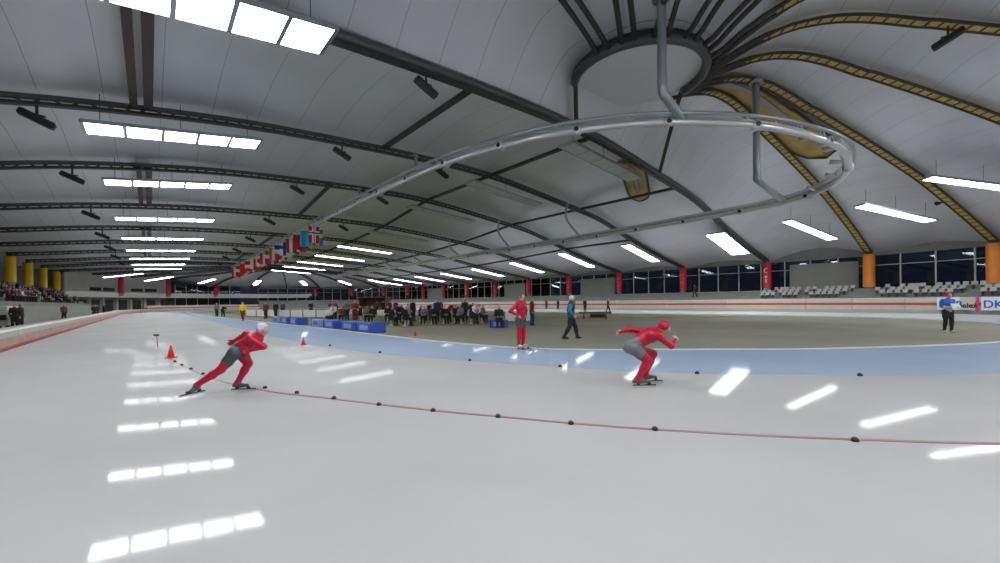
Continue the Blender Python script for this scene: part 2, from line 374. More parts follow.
# right and near terrace: two concrete steps behind the pads
per = perimeter(0)
right_run = [p for p in perimeter(-2.2) if p[1] > 20 or p[0] < 8]
def run(off, cond):
    P = perimeter(off); idx = [i for i, p in enumerate(P) if cond(p)]
    # rotate so that the run is continuous
    st = [i for i in idx if ((i-1) % len(P)) not in idx]
    k = st[0] if st else 0; out = []
    while P[k % len(P)] is not None and (k % len(P)) in idx and len(out) < len(P): out.append(P[k % len(P)]); k += 1
    return out
cond = lambda p: p[1] > 22 or p[0] < 11
def densify(P, step=3.0): return resample([Vector((p[0], p[1], 0)) for p in P], step)
STEPS = [(-2.1, 1.55, 0.75), (-1.35, 1.85, 0.75), (-0.6, 2.15, 0.75), (0.9, 2.45, 2.6)]
for k, (off, z, wd) in enumerate(STEPS):
    struct('trim_%d' % (3+k), wall_strip(densify(run(off, cond)), 0.0, z, wd, False), M_CONC)
# glazing with mullions all round at off = 1.9
gl = run(1.9, cond); gd = densify(gl, 2.6)
for i, (a, b) in enumerate(zip(gd, gd[1:])):
    pa, pb = W(a.x, a.y), W(b.x, b.y); mid = (pa+pb)/2; d = pb-pa; rz = math.atan2(d.y, d.x)
    win = tag(empty('window_%d' % (i+1), (mid.x, mid.y, 2.45), rz), kind='structure')
    L = d.length
    MB().box((0, 0, 1.95), (L-0.10, 0.02, 3.9)).build('pane', M_GLASS, win)
    fr = MB(); fr.box((-L/2, 0, 1.95), (0.11, 0.14, 3.9)); fr.box((0, 0, 2.55), (L, 0.08, 0.07)); fr.box((0, 0, 0.04), (L, 0.12, 0.08))
    fr.build('window_frame', M_OFFW, win)
struct('trim_8', wall_strip(densify(run(1.75, cond), 2.0), 6.05, 8.2, 0.15, False), M_CONC)
# cream / green-grey solid panels standing in front of the glazing
def solid_panel(s0, s1, l, z0, z1, name='wall_right', th=0.25, m=M_CONCG):
    mb = MB(); c = W((s0+s1)/2, l, (z0+z1)/2); mb.box(c, (abs(s1-s0), th, z1-z0), ROT_S, bev=0.03); return struct(name, mb, m)
solid_panel(7.2, 13.6, 59.6, 2.45, 5.6); solid_panel(38.3, 45.5, 59.6, 2.45, 5.4); solid_panel(60, 66.5, 59.6, 2.45, 5.4); solid_panel(92, 99, 59.6, 2.45, 5.4)
# left side: back wall of the stand
cl = lambda p: p[1] <= 22 and p[0] >= 11
lw = densify(run(5.5, cl), 4)
struct('wall_left', wall_strip(lw, 0, 9.5, 0.3, False), M_CONC)

def column(s, l, ztop, r, m, label, zb=2.4, emblem=None, concrete=0.0, group=None):
    t = empty('roof_column', W(s, l, zb), ROT_L, label, 'column', group)
    a = MB().lathe((0, 0, 0), [(r*0.8, 0), (r*0.8, 0.55+concrete)], 20); a.build('plinth', M_CONC, t, True)
    H = ztop-zb
    b = MB().lathe((0, 0, 0), [(r, 0.5+concrete), (r*1.03, 0.55+concrete), (r*1.0, 0.62+concrete), (r*1.0, H-0.1), (r*0.96, H)], 24); b.build('banner_sleeve', m, t, True)
    c = MB().lathe((0, 0, 0), [(r*0.5, H-0.05), (r*0.5, H+0.25)], 16); c.build('bearing', M_DARK, t)
    if emblem:
        e = MB(); n = 18
        def on(u, v):  # u across, v up on the drum face turned to the rink
            an = math.pi + u/r; return Vector(((r+0.015)*math.cos(an), (r+0.015)*math.sin(an), v))
        # orient towards camera side
        base = -math.atan2(1, 3)
        zc = (0.62+concrete+H)/2
        if emblem == 'crescent':
            pts_o = [(0.26*math.cos(a), 0.30*math.sin(a)) for a in np.linspace(math.radians(50), math.radians(310), n)]
            pts_i = [(0.06+0.20*math.cos(a), 0.24*math.sin(a)) for a in np.linspace(math.radians(60), math.radians(300), n)]
            vs = [on(u, zc+0.45+v) for u, v in pts_o] + [on(u, zc+0.45+v) for u, v in pts_i]
            e.add(vs, [(i, i+1, n+i+1, n+i) for i in range(n-1)])
            star = [(0.17*(1 if k % 2 == 0 else .45)*math.cos(math.pi/2+k*math.pi/5), 0.17*(1 if k % 2 == 0 else .45)*math.sin(math.pi/2+k*math.pi/5)) for k in range(10)]
            e.add([on(0, zc-0.35)] + [on(u, zc-0.35+v) for u, v in star], [(0, k+1, (k+1) % 10+1) for k in range(10)])
            e.add([on(-.04, zc-1.1), on(.04, zc-1.1), on(.04, zc-.6), on(-.04, zc-.6)], [(0, 1, 2, 3)])
        else:
            for v in (0.55, 0.0, -0.55): e.add([on(-.22, zc+v-.13), on(.22, zc+v-.13), on(.22, zc+v+.02), on(-.22, zc+v+.02)], [(0, 1, 2, 3)])
        e.build('emblem', M_WHITE, t)
    return t
for n, s in enumerate(BEAM_S):
    column(s, 58, 6.1, 0.46, M_REDB, 'red wrapped roof column on the far terrace, %s from the right' % ORD[n], emblem='crescent' if n == 0 else 'bars')
for n, (s, l) in enumerate(((80.2, -13.5), (90.2, -13.5), (101.2, -13.5), (111.5, -13.2), (118.5, -13.2))):
    column(s, l, 8.1, 0.52, M_YELP, 'thick yellow column behind the left spectators, %s from the left edge' % ORD[n], zb=4.2)
for n, s in enumerate(BEAM_S):
    if 20 < s < 75: column(s, -13.5, 8.1, 0.6, M_YELP, 'thick yellow column outside the left edge, under the %s roof truss' % ORD[n], zb=4.2)
for k, th in enumerate(APSE[:3]):
    s, l = rim(th); column(s, l, 6.1, 0.5, M_ORANGE, 'orange column holding a yellow roof arch, %s' % ['left one of the pair at the right edge', 'at the right edge of the picture', 'beyond the right edge'][k], concrete=-0.3)
for k, an in enumerate((140, 122, 104, 62, 44, 26, 10)):
    a = math.radians(an); column(S_END+1+(RC-0.5)*math.sin(a), CC[1]+(RC-0.5)*math.cos(a), 6.3+(1.5 if an > 100 else 0), 0.5, M_REDB, 'red wrapped roof column at the far end of the hall, %s from the left' % ORD[k], zb=3.7, emblem='bars')

# ------------------------------------------------------------------ roof beams
def arch_beam(pts, side, label, yellow=False, r=0.2):
    t = empty('roof_beam', pts[0], 0, label, 'roof beam'); inv = Matrix.Translation(-pts[0])
    a = MB(); a.tube(pts, r, 10); a.build('main_tube', M_STEEL, t, True, inv)
    lo = [p-Vector((0, 0, 0.30)) for p in pts]
    b = MB(); b.strip_box(lo, side, 0.30, 0.14); b.build('lower_chord', M_DARK, t, False, inv)
    c = MB()
    for i in range(0, len(pts)-1):
        a0 = pts[i]; a1 = lo[i].lerp(lo[i+1], .5); c.tube([a0, a1], 0.04, 5); c.tube([a1, pts[i+1]], 0.04, 5)
    c.build('lattice', M_DARK, t, False, inv)
    return t
LB = list(np.linspace(-13.5, 58, 64))
for n, s in enumerate(BEAM_S):
    pts = [W(s, l, prof(s, l)+0.08) for l in LB]
    arch_beam(pts, [Vector((AX[0], AX[1], 0))]*len(pts), 'grey arched roof truss spanning the hall, %s from the camera' % ORD[n], r=0.24 if n < 1 else 0.13)
def radial_beam(th, k):
    p = rim(th); R = math.hypot(p[0]-HUB[0], p[1]-HUB[1]); d = ((p[0]-HUB[0])/R, (p[1]-HUB[1])/R)
    rr = list(np.linspace(3.6, R, 56)); sd = W(-d[1], d[0], 0)
    def P(r, z=0): return W(HUB[0]+d[0]*r, HUB[1]+d[1]*r, radial_z(th, r)+z)
    t = empty('roof_arch', P(3.6), 0, '%s roof arch fanning from the dark hub ring, %s from the right' % ('yellow' if k < 6 else 'dark', ORD[k]), 'roof beam')
    inv = Matrix.Translation(-P(3.6)); lab = []
    for sgn in (-1, 1):
        m = MB(); w = [0.30 if r < 8 else 0.27 for r in rr]
        pts = [P(r)+sd*(sgn*ww) for r, ww in zip(rr, w)]
        m.tube(pts, [.13 if r_ < 7 else .085 for r_ in rr], 8); m.build('side_chord', M_DARK, t, True, inv)
    lo = MB(); side = [sd]*len(rr)
    far = [r for r in rr if r >= 6.5]
    pts = [P(r, -0.05) for r in far]
    lo.strip_box([p_+Vector((0, 0, .08)) for p_ in pts], [sd]*len(far), 0.44, 0.10); lo.build('yellow_infill' if k < 6 else 'infill', M_YEL if k < 6 else M_BROWN, t, False, inv)
    if k < 5:
        for r in np.arange(6.8, R, 0.6): MB().strip_box([P(r, -0.03)-sd*.24, P(r, -0.03)+sd*.24], [W(d[0], d[1], 0)]*2, 0.07, 0.07).build('rung', M_BROWN, t, False, inv)
for k, th in enumerate(APSE): radial_beam(th, k)
# dark hub ring
t = empty('hub_ring', W(HUB[0], HUB[1], 14.0), 0, 'dark curved steel hub ring where the roof arches meet', 'roof ring'); inv = Matrix.Translation(-W(HUB[0], HUB[1], 14.0))
ra = [W(HUB[0]-3.5*math.sin(a), HUB[1]+3.5*math.cos(a), 14.0) for a in np.linspace(math.radians(18), math.radians(226), 44)]
MB().tube(ra, 0.24, 12).build('ring_tube', M_STEEL, t, True, inv)
MB().tube([p+Vector((0, 0, .35)) for p in ra], 0.14, 8).build('upper_ring', M_DARK, t, True, inv)
for q in (((14.2, 18.3), (15.4, 19.9)), ((10.9, 24.2), (15.4, 30.4))):
    MB().tube([W(*q[0], 14.0), W(*q[1], prof(15.6, q[1][1])+.15)], 0.13, 8).build('tie', M_BROWN, t, True, inv)
# far radial beams
for k, ph in enumerate(fph[1:-1]):
    pts = [W(HUBF[0]+math.sin(ph)*r, HUBF[1]+math.cos(ph)*r, far_z(r)+(1.8*max(0, r-22)/14 if math.cos(ph) < -.3 else 0)+.08) for r in np.linspace(1, 36, 24)]
    arch_beam(pts, [W(math.cos(ph), -math.sin(ph), 0)]*24, 'dark roof truss of the far end fan, %s from the right' % ORD[k], r=0.15)

# purlins between beams
def purlin(s0, s1, l, w, label, m=M_DARK):
    n = 6; ss = np.linspace(s0, s1, n); pts = [W(s, l, (prof(s0, l)*(1-(s-s0)/(s1-s0)) + prof(s1, l)*(s-s0)/(s1-s0))+0.02) for s in ss]
    t = MB(); t.strip_box(pts, [Vector((PX[0], PX[1], 0))]*n, w, 0.22)
    o = t.build('roof_purlin', m); tag(o, label, 'roof strut')
    return o
for n in range(len(BEAM_S)-1):
    a, b = BEAM_S[n]+.2, BEAM_S[n+1]-.2; bay = ORD[n]
    if n % 2 == 0:
        for dl, wd in ((-0.52, 0.28), (0.0, 0.34)): purlin(a, b, 0.02+dl, wd, 'brown roof strut, %s bay above the left lamp row, %s of its pair' % (bay, 'left' if dl < 0 else 'right'), M_BROWN)
        purlin(a, b, 12.2, 0.28, 'dark roof strut in the %s bay between left lamp row and pipe loop' % bay)
    purlin(a, b, 22.0, 0.24, 'dark strut along the roof ridge in the %s bay' % bay)
    purlin(a, b, 34.0, 0.22, 'dark roof strut in the %s bay on the right slope' % bay)
    if n > 0: purlin(a, b, 44.5, 0.2, 'dark low strut above the right lamp row in the %s bay' % bay)

# ------------------------------------------------------------------ ceiling lamps
def ceiling_lamp(s, l0, l1, zfun, label, group, lit=True, dz=1.15, depth=1.55, panels=5, th=None, wires=True):
    """long lamp of square diffusers hung under the roof; lies along l (or along a given heading)"""
    a = W(s, l0, zfun(l0)-dz); b = W(s, l1, zfun(l1)-dz); c = (a+b)/2; L = (b-a).length
    return lamp_between(a, b, label, group, lit, depth, panels, [(zfun(l0), zfun(l1))][0] if wires else None, dz)
def lamp_between(a, b, label, group, lit, depth, panels, wz, dz):
    c = (a+b)/2; d = b-a; L = d.length; rz = math.atan2(d.y, d.x); tilt = -math.atan2(d.z, math.hypot(d.x, d.y))
    t = empty('ceiling_light', c, 0, label, 'ceiling light', group); t.rotation_euler = (0, tilt, rz)
    fr = MB(); fr.box((0, 0, 0.09), (L+.06, depth+.06, 0.05))
    for y in (-1, 1): fr.box((0, y*(depth/2), 0.02), (L+.06, 0.05, 0.14))
    for k in range(panels+1): fr.box((-L/2+L*k/panels, 0, 0.02), (0.14, depth, 0.12))
    fr.build('housing', M_GALV, t)
    for k in range(panels):
        w = L/panels
        MB().box((-L/2+w*(k+.5), 0, -0.01), (w-.15, depth-.10, 0.05)).build('diffuser', M_LAMP if lit else M_OFF, t)
    Ri = Matrix.Rotation(rz, 3, 'Z') @ Matrix.Rotation(tilt, 3, 'Y'); Ri = Ri.inverted()
    up = Ri @ Vector((0, 0, dz+.35))
    for x in (-L*.42, 0, L*.42): MB().tube([(x, 0, 0.1), Vector((x, 0, 0.1))+up], 0.015, 4).build('suspension_wire', M_DARK, t)
    return t
NL = 9
for n, s in enumerate(BEAM_S[:NL]):
    ceiling_lamp(s-(1.4 if n == 0 else 0.2), -2.2, 4.7, lambda l, s=s: prof(s, l), 'long lit ceiling lamp of five panels in the left row, %s from the camera' % ORD[n], 'lit lamps of the left row', depth=1.7 if n == 0 else 1.55)
for n, s in enumerate(BEAM_S[:NL]):
    lit = n > 3
    ceiling_lamp(s+0.9, 20.3, 28.5, lambda l, s=s: prof(s, l), 'long %s ceiling lamp of the middle row, %s from the camera' % ('lit' if lit else 'unlit grey', ORD[n]), 'lamps of the middle row', lit=lit, dz=0.75, depth=1.2)
for n, s in enumerate(BEAM_S[:NL]):
    ceiling_lamp(s+1.0, 44.5, 52.0, lambda l, s=s: prof(s, l), 'long lit ceiling lamp in the right row, %s from the crescent column' % ORD[n], 'lit lamps of the right row', dz=0.5, depth=1.9 if n == 0 else 1.25)
for k, (p, q) in enumerate((((10.6, 45.6, 8.9), (8.0, 50.8, 7.3)), ((5.3, 44.6, 9.2), (1.4, 49.6, 7.9)), ((1.4, 43.5, 10.35), (-4.0, 47.6, 8.8)), ((-8, 36, 10.2), (-14.5, 39, 8.9)), ((-12, 24, 10.6), (-18.5, 26, 9.3)), ((-9.5, 10, 10.6), (-15, 6, 9.6)), ((-1, 2, 10.8), (-5, -3, 10.0)))):
    lamp_between(W(*p), W(*q), 'long lit ceiling lamp between the arches, %s along the curve from the crescent column' % ORD[k], 'lit lamps along the curve', True, 1.0, 5, None, 1.0)
for k, an in enumerate((15, 40, 65, 90, 115, 140, 165)):
    a = math.radians(an); f = lambda r: W(HUBF[0]+math.sin(a)*r, HUBF[1]+math.cos(a)*r, far_z(r)-.6)
    lamp_between(f(24), f(30), 'lit ceiling lamp of the far end curve, %s from the right' % ORD[k], 'lit lamps of the far curve', True, 1.2, 4, None, 0.6)

for k, (p, q) in enumerate((((4.0, -3, 11.0), (4.0, 4, 11.8)), ((-4.5, 6, 12.2), (-7.5, 1, 11.0)), ((-7, 13, 13), (-12, 10, 12)), ((-7, 22, 13), (-13.5, 22, 12)), ((-5, 31, 13), (-10.5, 34, 11.5)))):  # unseen lamps added to brighten the near ice, continuing the rows round the curve
    lamp_between(W(*p), W(*q), 'added unseen ceiling lamp above the near curve behind the camera, %s along the track' % ORD[k], 'added lamps over the near curve', True, 1.7, 5, None, 1.0)
# ------------------------------------------------------------------ loudspeakers under the beams
def speaker():
    t = empty('loudspeaker', (0, 0, 0), 0)
    b = MB(); b.box((0, 0, -0.62), (1.15, 0.34, 0.3), M=Matrix.Rotation(math.radians(24), 3, 'Y'), bev=0.05)
    b.build('cabinet', M_BLACK, t)
    c = MB(); c.lathe((0, 0, 0), [(0.05, -0.5), (0.05, 0.0)], 8); c.box((0, 0, -0.46), (0.5, 0.08, 0.06)); c.build('bracket', M_DARK, t)
    return t
sp0 = speaker(); first = True
for n, s in enumerate(BEAM_S[:8]):
    for l, nm in ((-3.6, 'left of the left lamp row'), (9.4, 'between left lamp row and pipe loop'), (17.0 if n else None, 'beside the roof ridge')):
        if l is None or (l > 15 and n > 3): continue
        o = sp0 if first else copy_tree(sp0); first = False
        o.location = W(s, l, prof(s, l)-0.24); o.rotation_euler = (0, 0, ROT_L)
        tag(o, 'black loudspeaker under the %s roof truss, %s' % (ORD[n], nm), 'loudspeaker', 'loudspeakers under the roof trusses')
for (s, l, z, w) in ((*gnd_at(944, 193, 10.2), 'near the right edge, above the orange column'), (*gnd_at(948, 26, 14.6), 'high at the top right under a yellow arch')):
    o = copy_tree(sp0); o.location = W(s, l, z); o.rotation_euler = (0, 0, 2.27); tag(o, 'black elongated loudspeaker %s' % w, 'loudspeaker', 'loudspeakers under the roof trusses')

# ------------------------------------------------------------------ suspended pipe loop
loop = [(100, 13.1, 9.2), (80, 13.1, 9.4), (60, 13.1, 9.7), (40, 13.1, 10), (25, 13.15, 10), (18.4, 13.7, 10), (13.9, 15.0, 10), (11.3, 16.4, 10), (9.1, 18.2, 10), (6.7, 21.0, 9.9), (4.9, 23.7, 9.6), (3.8, 26.6, 9.2), (4.1, 29.9, 8.8), (5.6, 32.0, 8.45), (8.0, 32.9, 8.2), (12, 33.1, 8.1), (17, 33.1, 8.0), (26, 33.1, 7.9), (40, 33.1, 7.9), (60, 33.1, 7.9), (80, 33.1, 7.9), (100, 33.1, 7.9)]
def loop_z(p): return p.z
lp = resample(catmull(loop, 10), 0.7)
t = empty('suspended_pipe_loop', W(40, 13.1, 9.6), 0, 'long silver pipe loop hung below the roof, bending round above the infield', 'pipe loop'); inv = Matrix.Translation(-W(40, 13.1, 9.6))
def offs(p, q, o, dz):
    tt = (q-p).normalized(); nrm = Vector((-tt.y, tt.x, 0)); c = p+nrm*o
    return W(c.x, c.y, loop_z(p)+dz)
PP = list(zip(lp, lp[1:]))
for nm, o_, dz, r, m in (('lower_pipe', 0.0, -0.12, 0.165, M_CHROME), ('inner_pipe', 0.27, 0.2, 0.09, M_GALV), ('outer_pipe', -0.27, 0.2, 0.10, M_CHROME)):
    MB().tube([offs(p, q, o_, dz) for p, q in PP], r, 10).build(nm, m, t, True, inv)
lat = MB(); zz = []
for i, (p, q) in enumerate(PP):
    zz += [offs(p, q, 0, -.12), offs(p, q, .27 if i % 2 else -.27, .2)]
lat.tube(zz, .025, 4)
lat.build('lattice', M_CHROME, t, False, inv)
nclamp = 0
for i in range(0, len(PP), 6):
    p, q = PP[i]
    if nclamp > 90 or p.x > 70: continue
    c = offs(p, q, 0, -.12); a = offs(p, q, 0.22, -.12); b = offs(p, q, -0.22, -.12)
    cm = MB(); cm.tube([c+(a-c)*1.0, c, b], 0.24 if i % 12 else 0.21, 12); k = cm.build('clamp', M_CHROME, t, True, inv)
    d = (b-c).normalized(); MB().tube([b, b+d*.02], 0.12, 10).build('hole', M_BLACK, k, False, inv); MB().tube([a, a-d*.02], .12, 10).build('hole', M_BLACK, k, False, inv); nclamp += 1
# small spot lamps on the bend of the loop
for j, i in enumerate([k for k, (p, q) in enumerate(PP) if p.x < 6.5 and p.y > 24.5][::3]):
    p, q = PP[i]; tt = (q-p).normalized(); a = offs(p, q, -.25, 0); b = offs(p, q, -.8, .12)
    MB().tube([a, a.lerp(b, .3), b], [.06, .1, .12], 10).build('spot_lamp', M_CHROME, t, True, inv)
def hanger(path, r, flange=True):
    m = MB(); m.tube(catmull(path, 5), r, 12)
    if flange: m.lathe(path[0], [(r*2, -.08), (r*2, .06)], 12)
    m.build('hanger', M_GALV, t, True, inv)
def near_loop(s, l): return min(PP, key=lambda pq: (pq[0].x-s)**2+(pq[0].y-l)**2)[0]
def hang(s, l, ts, tl, ztop, r):
    q = near_loop(s, l); e = W(q.x, q.y, loop_z(q)+.05)
    b = W(ts, tl, loop_z(q)+1.0)
    hanger([W(ts, tl, ztop), W(ts, tl, loop_z(q)+3), b, b.lerp(e, .25)-Vector((0, 0, .15)), e], r)
hang(8.2, 19.0, 8.6, 17.3, 15.0, 0.20)

q = near_loop(7.9, 32.7); e = W(q.x, q.y, loop_z(q))
hanger([W(8.3, 29.0, 15.25), W(8.3, 29.0, 12), W(8.3, 29.0, 9.5), W(8.25, 29.3, 8.95), e], 0.2)
for s in BEAM_S[1:8]:
    for l, dl in ((13.1, 1.5), (33.1, -1.4)):
        z0 = prof(s, l+dl); q = near_loop(s-1.0, l)
        e = W(q.x, q.y, loop_z(q)+.05)
        if z0-.2 > loop_z(q): hanger([W(s-.2, l+dl, z0-.1), W(s-.2, l+dl, (z0+loop_z(q))/2+.1), e], 0.11)
# ------------------------------------------------------------------ national flags along the loop
NF = {
 'de': ('h', [(0.01,)*3, (.7, .01, .01), (.9, .6, .01)], 'black, red and gold stripes'), 'nl': ('h', [(.55, .02, .04), (.8,)*3, (.02, .08, .4)], 'red, white and blue stripes'),
 'at': ('h', [(.7, .02, .05), (.8,)*3, (.7, .02, .05)], 'red, white and red stripes'), 'fr': ('v', [(.02, .06, .4), (.8,)*3, (.7, .02, .05)], 'upright blue, white and red bands'),
 'it': ('v', [(.02, .3, .06), (.8,)*3, (.65, .02, .05)], 'upright green, white and red bands'), 'be': ('v', [(.01,)*3, (.9, .7, .02), (.7, .02, .05)], 'upright black, yellow and red bands'),
 'ru': ('h', [(.8,)*3, (.03, .08, .5), (.7, .02, .03)], 'white, blue and red stripes'), 'pl': ('h', [(.8,)*3, (.7, .02, .08)], 'white over red halves'),
 'no': ('c', [(.6, .01, .05), (.8,)*3, (.01, .03, .25)], 'blue and white cross on red'), 'se': ('c', [(.02, .15, .5), (.9, .7, .02), (.9, .7, .02)], 'yellow cross on blue'),
 'fi': ('c', [(.8,)*3, (.02, .08, .45), (.02, .08, .45)], 'blue cross on white'), 'dk': ('c', [(.7, .01, .05), (.8,)*3, (.8,)*3], 'white cross on red'),
 'jp': ('d', [(.8,)*3, (.7, .01, .05)], 'red disc on white'), 'ro': ('v', [(.02, .06, .45), (.9, .7, .02), (.7, .02, .05)], 'upright blue, yellow and red bands'),
 'hu': ('h', [(.7, .02, .05), (.8,)*3, (.03, .25, .08)], 'red, white and green stripes'), 'ee': ('h', [(.02, .2, .6), (.01,)*3, (.8,)*3], 'blue, black and white stripes'),
 'ua': ('h', [(.02, .2, .7), (.9, .7, .02)], 'blue over yellow halves'), 'ca': ('v', [(.7, .01, .03), (.8,)*3, (.7, .01, .03)], 'upright red, white and red bands'),
 'kz': ('h', [(.02, .4, .6), (.02, .4, .6)], 'plain turquoise cloth'), 'cn': ('h', [(.75, .02, .02), (.75, .02, .02)], 'plain bright red cloth'),
}
def cm(c): return mat('cloth_%02d_%02d_%02d' % tuple(int(x*99) for x in c), c, 0.7)
def flag_obj(code, s, label, sway):
    kind, cols, desc = NF[code]; w, h = 1.05, 1.65; nx, nz = 15, 12; mb = MB(); mats = [cm(c) for c in dict.fromkeys(cols)]
    uniq = list(dict.fromkeys(cols)); vs = []
    for j in range(nz+1):
        for i in range(nx+1):
            u, v = i/nx, j/nz; vs.append((w*(u-.5), 0.10*math.sin(u*9+sway)*(.3+.7*v)+.03, -h*v))
    mb.v = vs
    for j in range(nz):
        for i in range(nx):
            u, v = (i+.5)/nx, (j+.5)/nz
            if kind == 'h': c = cols[min(len(cols)-1, int(u*len(cols)))]      # hung by the short side: stripes stand upright
            elif kind == 'v': c = cols[min(len(cols)-1, int(v*len(cols)))]
            elif kind == 'c':
                a, b = abs(u-.5), abs(v-.38); c = cols[2] if min(a, b) < .06 else (cols[1] if min(a, b) < .14 else cols[0])
            else: c = cols[1] if (u-.5)**2*w*w+(v-.5)**2*h*h < .16 else cols[0]
            a0 = j*(nx+1)+i; mb.f.append((a0, a0+1, a0+nx+2, a0+nx+1)); mb.m.append(uniq.index(c))
    t = empty('national_flag', (0, 0, 0), 0, label % desc if '%s' in label else label, 'flag', 'flags hanging from the pipe loop')
    fo = mb.build('cloth', mats, t, True); md = fo.modifiers.new('thickness', 'SOLIDIFY'); md.thickness = 0.01
    r = MB(); r.tube([(-w/2-.05, .03, 0.01), (w/2+.05, .03, 0.01)], 0.02, 6); r.tube([(0, .03, 0), (0, .03, .45)], .012, 4); r.build('rod', M_DARK, t)
    t.rotation_euler = (0, 0, ROT_L+0.35*math.sin(sway*3)); return t
codes = ['no', 'se', 'kz', 'ua', 'cn', 'ru', 'nl', 'pl', 'fi', 'jp', 'fr', 'dk', 'at', 'ee', 'it', 'no', 'nl', 'ru', 'jp', 'fr', 'pl', 'be', 'ca', 'fi', 'cn', 'at', 'ca', 'de', 'hu', 'ro']
for k, c in enumerate(codes):
    s = 43.5 + k*1.5 + (k > 18)*(k-18)*.9
    f = flag_obj(c, s, 'hanging flag of %s, ' + ORD[k] + ' from the near end', k*1.7)
    q = near_loop(s, 13.1); f.location = W(s, 13.1 + (0.45 if k % 2 else -.35), loop_z(q)-.55)

# ------------------------------------------------------------------ skylight tongues in the roof
def skylight(th, r0, r1, w0, w1, label, dz=0.05, flip=1):
    mb = MB(); n = 26; top = []
    p = lambda r, off: None
    P = rim(th); R = math.hypot(P[0]-HUB[0], P[1]-HUB[1]); d = ((P[0]-HUB[0])/R, (P[1]-HUB[1])/R)
    def pt(r, o, z): return W(HUB[0]+d[0]*r-d[1]*o, HUB[1]+d[1]*r+d[0]*o, radial_z(th, r)+z)
    t = empty('skylight', pt(r0, 0, 0), 0, label, 'skylight'); inv = Matrix.Translation(-pt(r0, 0, 0))
    rs = np.linspace(r0, r1, n)
    def half(r):
        f = (r-r0)/(r1-r0); return (w0+(w1-w0)*min(1, f*1.15))*math.sqrt(max(0.0, 1-max(0, (f-.82)/.18)**2))+.02
    vs = []; 
    for r in rs:
        h = half(r)
        for o, z in ((-h, dz), (-h*.55, dz+.1), (0, dz+.12), (h*.55, dz+.1), (h, dz)): vs.append(pt(r, o, z))
    fs = [(i*5+k, i*5+k+1, i*5+6+k, i*5+5+k) for i in range(n-1) for k in range(4)]
    mb.add(vs, fs); o = mb.build('panel', M_SKYL, t, True, inv); m = o.modifiers.new('t', 'SOLIDIFY'); m.thickness = .05
    for a in (-1, 1): MB().tube([pt(r, a*half(r), dz-.03) for r in rs], 0.09, 6).build('rim', M_BROWN, t, True, inv)
    st = MB(); st.strip_box([pt(r, half(r)*.35, dz-.02) for r in rs[2:-3]], [W(-d[1], d[0], 0)]*(n-5), 0.35, 0.06); st.build('mauve_strip', M_MAUVE, t, False, inv)
skylight(APSE[0]+math.radians(5.6), 4.4, 20.5, 0.35, 1.45, 'large yellow tongue-shaped skylight between two yellow arches behind the pipe loop', 0.1)
# smaller tongue on the straight side of the hub, beyond the first truss
t = empty('skylight', W(18, 31, 11.4), 0, 'small yellow tongue-shaped skylight beyond the first roof truss, right of the unlit lamp', 'skylight'); inv = Matrix.Translation(-W(18, 31, 11.4))
tp = []
A0, A1 = (16.5, 28.0), (20.8, 37.0)
dd = Vector((A1[0]-A0[0], A1[1]-A0[1], 0)); LL = dd.length; dd.normalize(); nn = Vector((-dd.y, dd.x, 0)); vs = []
def rz_(s, l):
    i = (s-BEAM_S[0])/DS; return prof(s, l)+SK+0.55*math.sin(math.pi*i)-.12
RS = np.linspace(0, LL, 18)
def hf(x): return 0.95*math.sqrt(max(0, 1-max(0, (x/LL-.75)/.25)**2))+.02
for x in RS:
    for o_ in (-1, -.5, 0, .5, 1):
        c = Vector((A0[0], A0[1], 0))+dd*x+nn*(o_*hf(x)); vs.append(W(c.x, c.y, rz_(c.x, c.y)-.05))
mb = MB(); mb.add(vs, [(i*5+k, i*5+k+1, i*5+6+k, i*5+5+k) for i in range(17) for k in range(4)]); o = mb.build('panel', M_SKYL, t, True, inv); o.modifiers.new('t', 'SOLIDIFY').thickness = .05
for a in (0, 4): MB().tube([vs[i*5+a]-Vector((0, 0, .05)) for i in range(18)], .09, 6).build('rim', M_BROWN, t, True, inv)
MB().tube([vs[i*5+2]-Vector((0, 0, .1)) for i in range(14)], .13, 6).build('mauve_strip', M_MAUVE, t, True, inv)

# ------------------------------------------------------------------ crash pads around the track
def pad(a, b, h, th, mats, label, group, red=True, zb=0.0):
    """a, b: (s,l) ends; a padded block with cover stripe and skirt"""
    pa, pb = W(*a), W(*b); mid = (pa+pb)/2; d = pb-pa; L = d.length; rz = math.atan2(d.y, d.x)
    t = empty('crash_pad', (mid.x, mid.y, 0.0), rz, label, 'crash pad', group)
    MB().box((0, 0, h/2+.05), (L-.02, th, h-.1), bev=0.07).build('cover', mats[0], t, False)
    sk_ = .34 if red else .12; MB().box((0, 0, sk_/2), (L-.01, th+.03, sk_)).build('skirt', mats[2], t)
    if red: MB().box((0, 0, h*0.60), (L-.01, th+.02, h*0.17)).build('stripe', mats[1], t)
    else: MB().box((0, 0, .27), (L-.01, th+.02, .34)).build('lower_band', mats[1], t)
    return t
pc = [Vector((p.x, p.y, 0)) for p in pad_c]; pc.append(pc[0])
pr = resample(pc, 4.0)
cen = Vector((56, 24, 0)); nL = nR = 0; ads = {}
def outward(p, q, o):
    t_ = (q-p).normalized(); n_ = Vector((t_.y, -t_.x, 0)); m_ = (p+q)/2
    if (m_+n_-Vector((min(max(m_.x, 20), 100), 24, 0))).length < (m_-Vector((min(max(m_.x, 20), 100), 24, 0))).length: n_ = -n_
    return n_*o
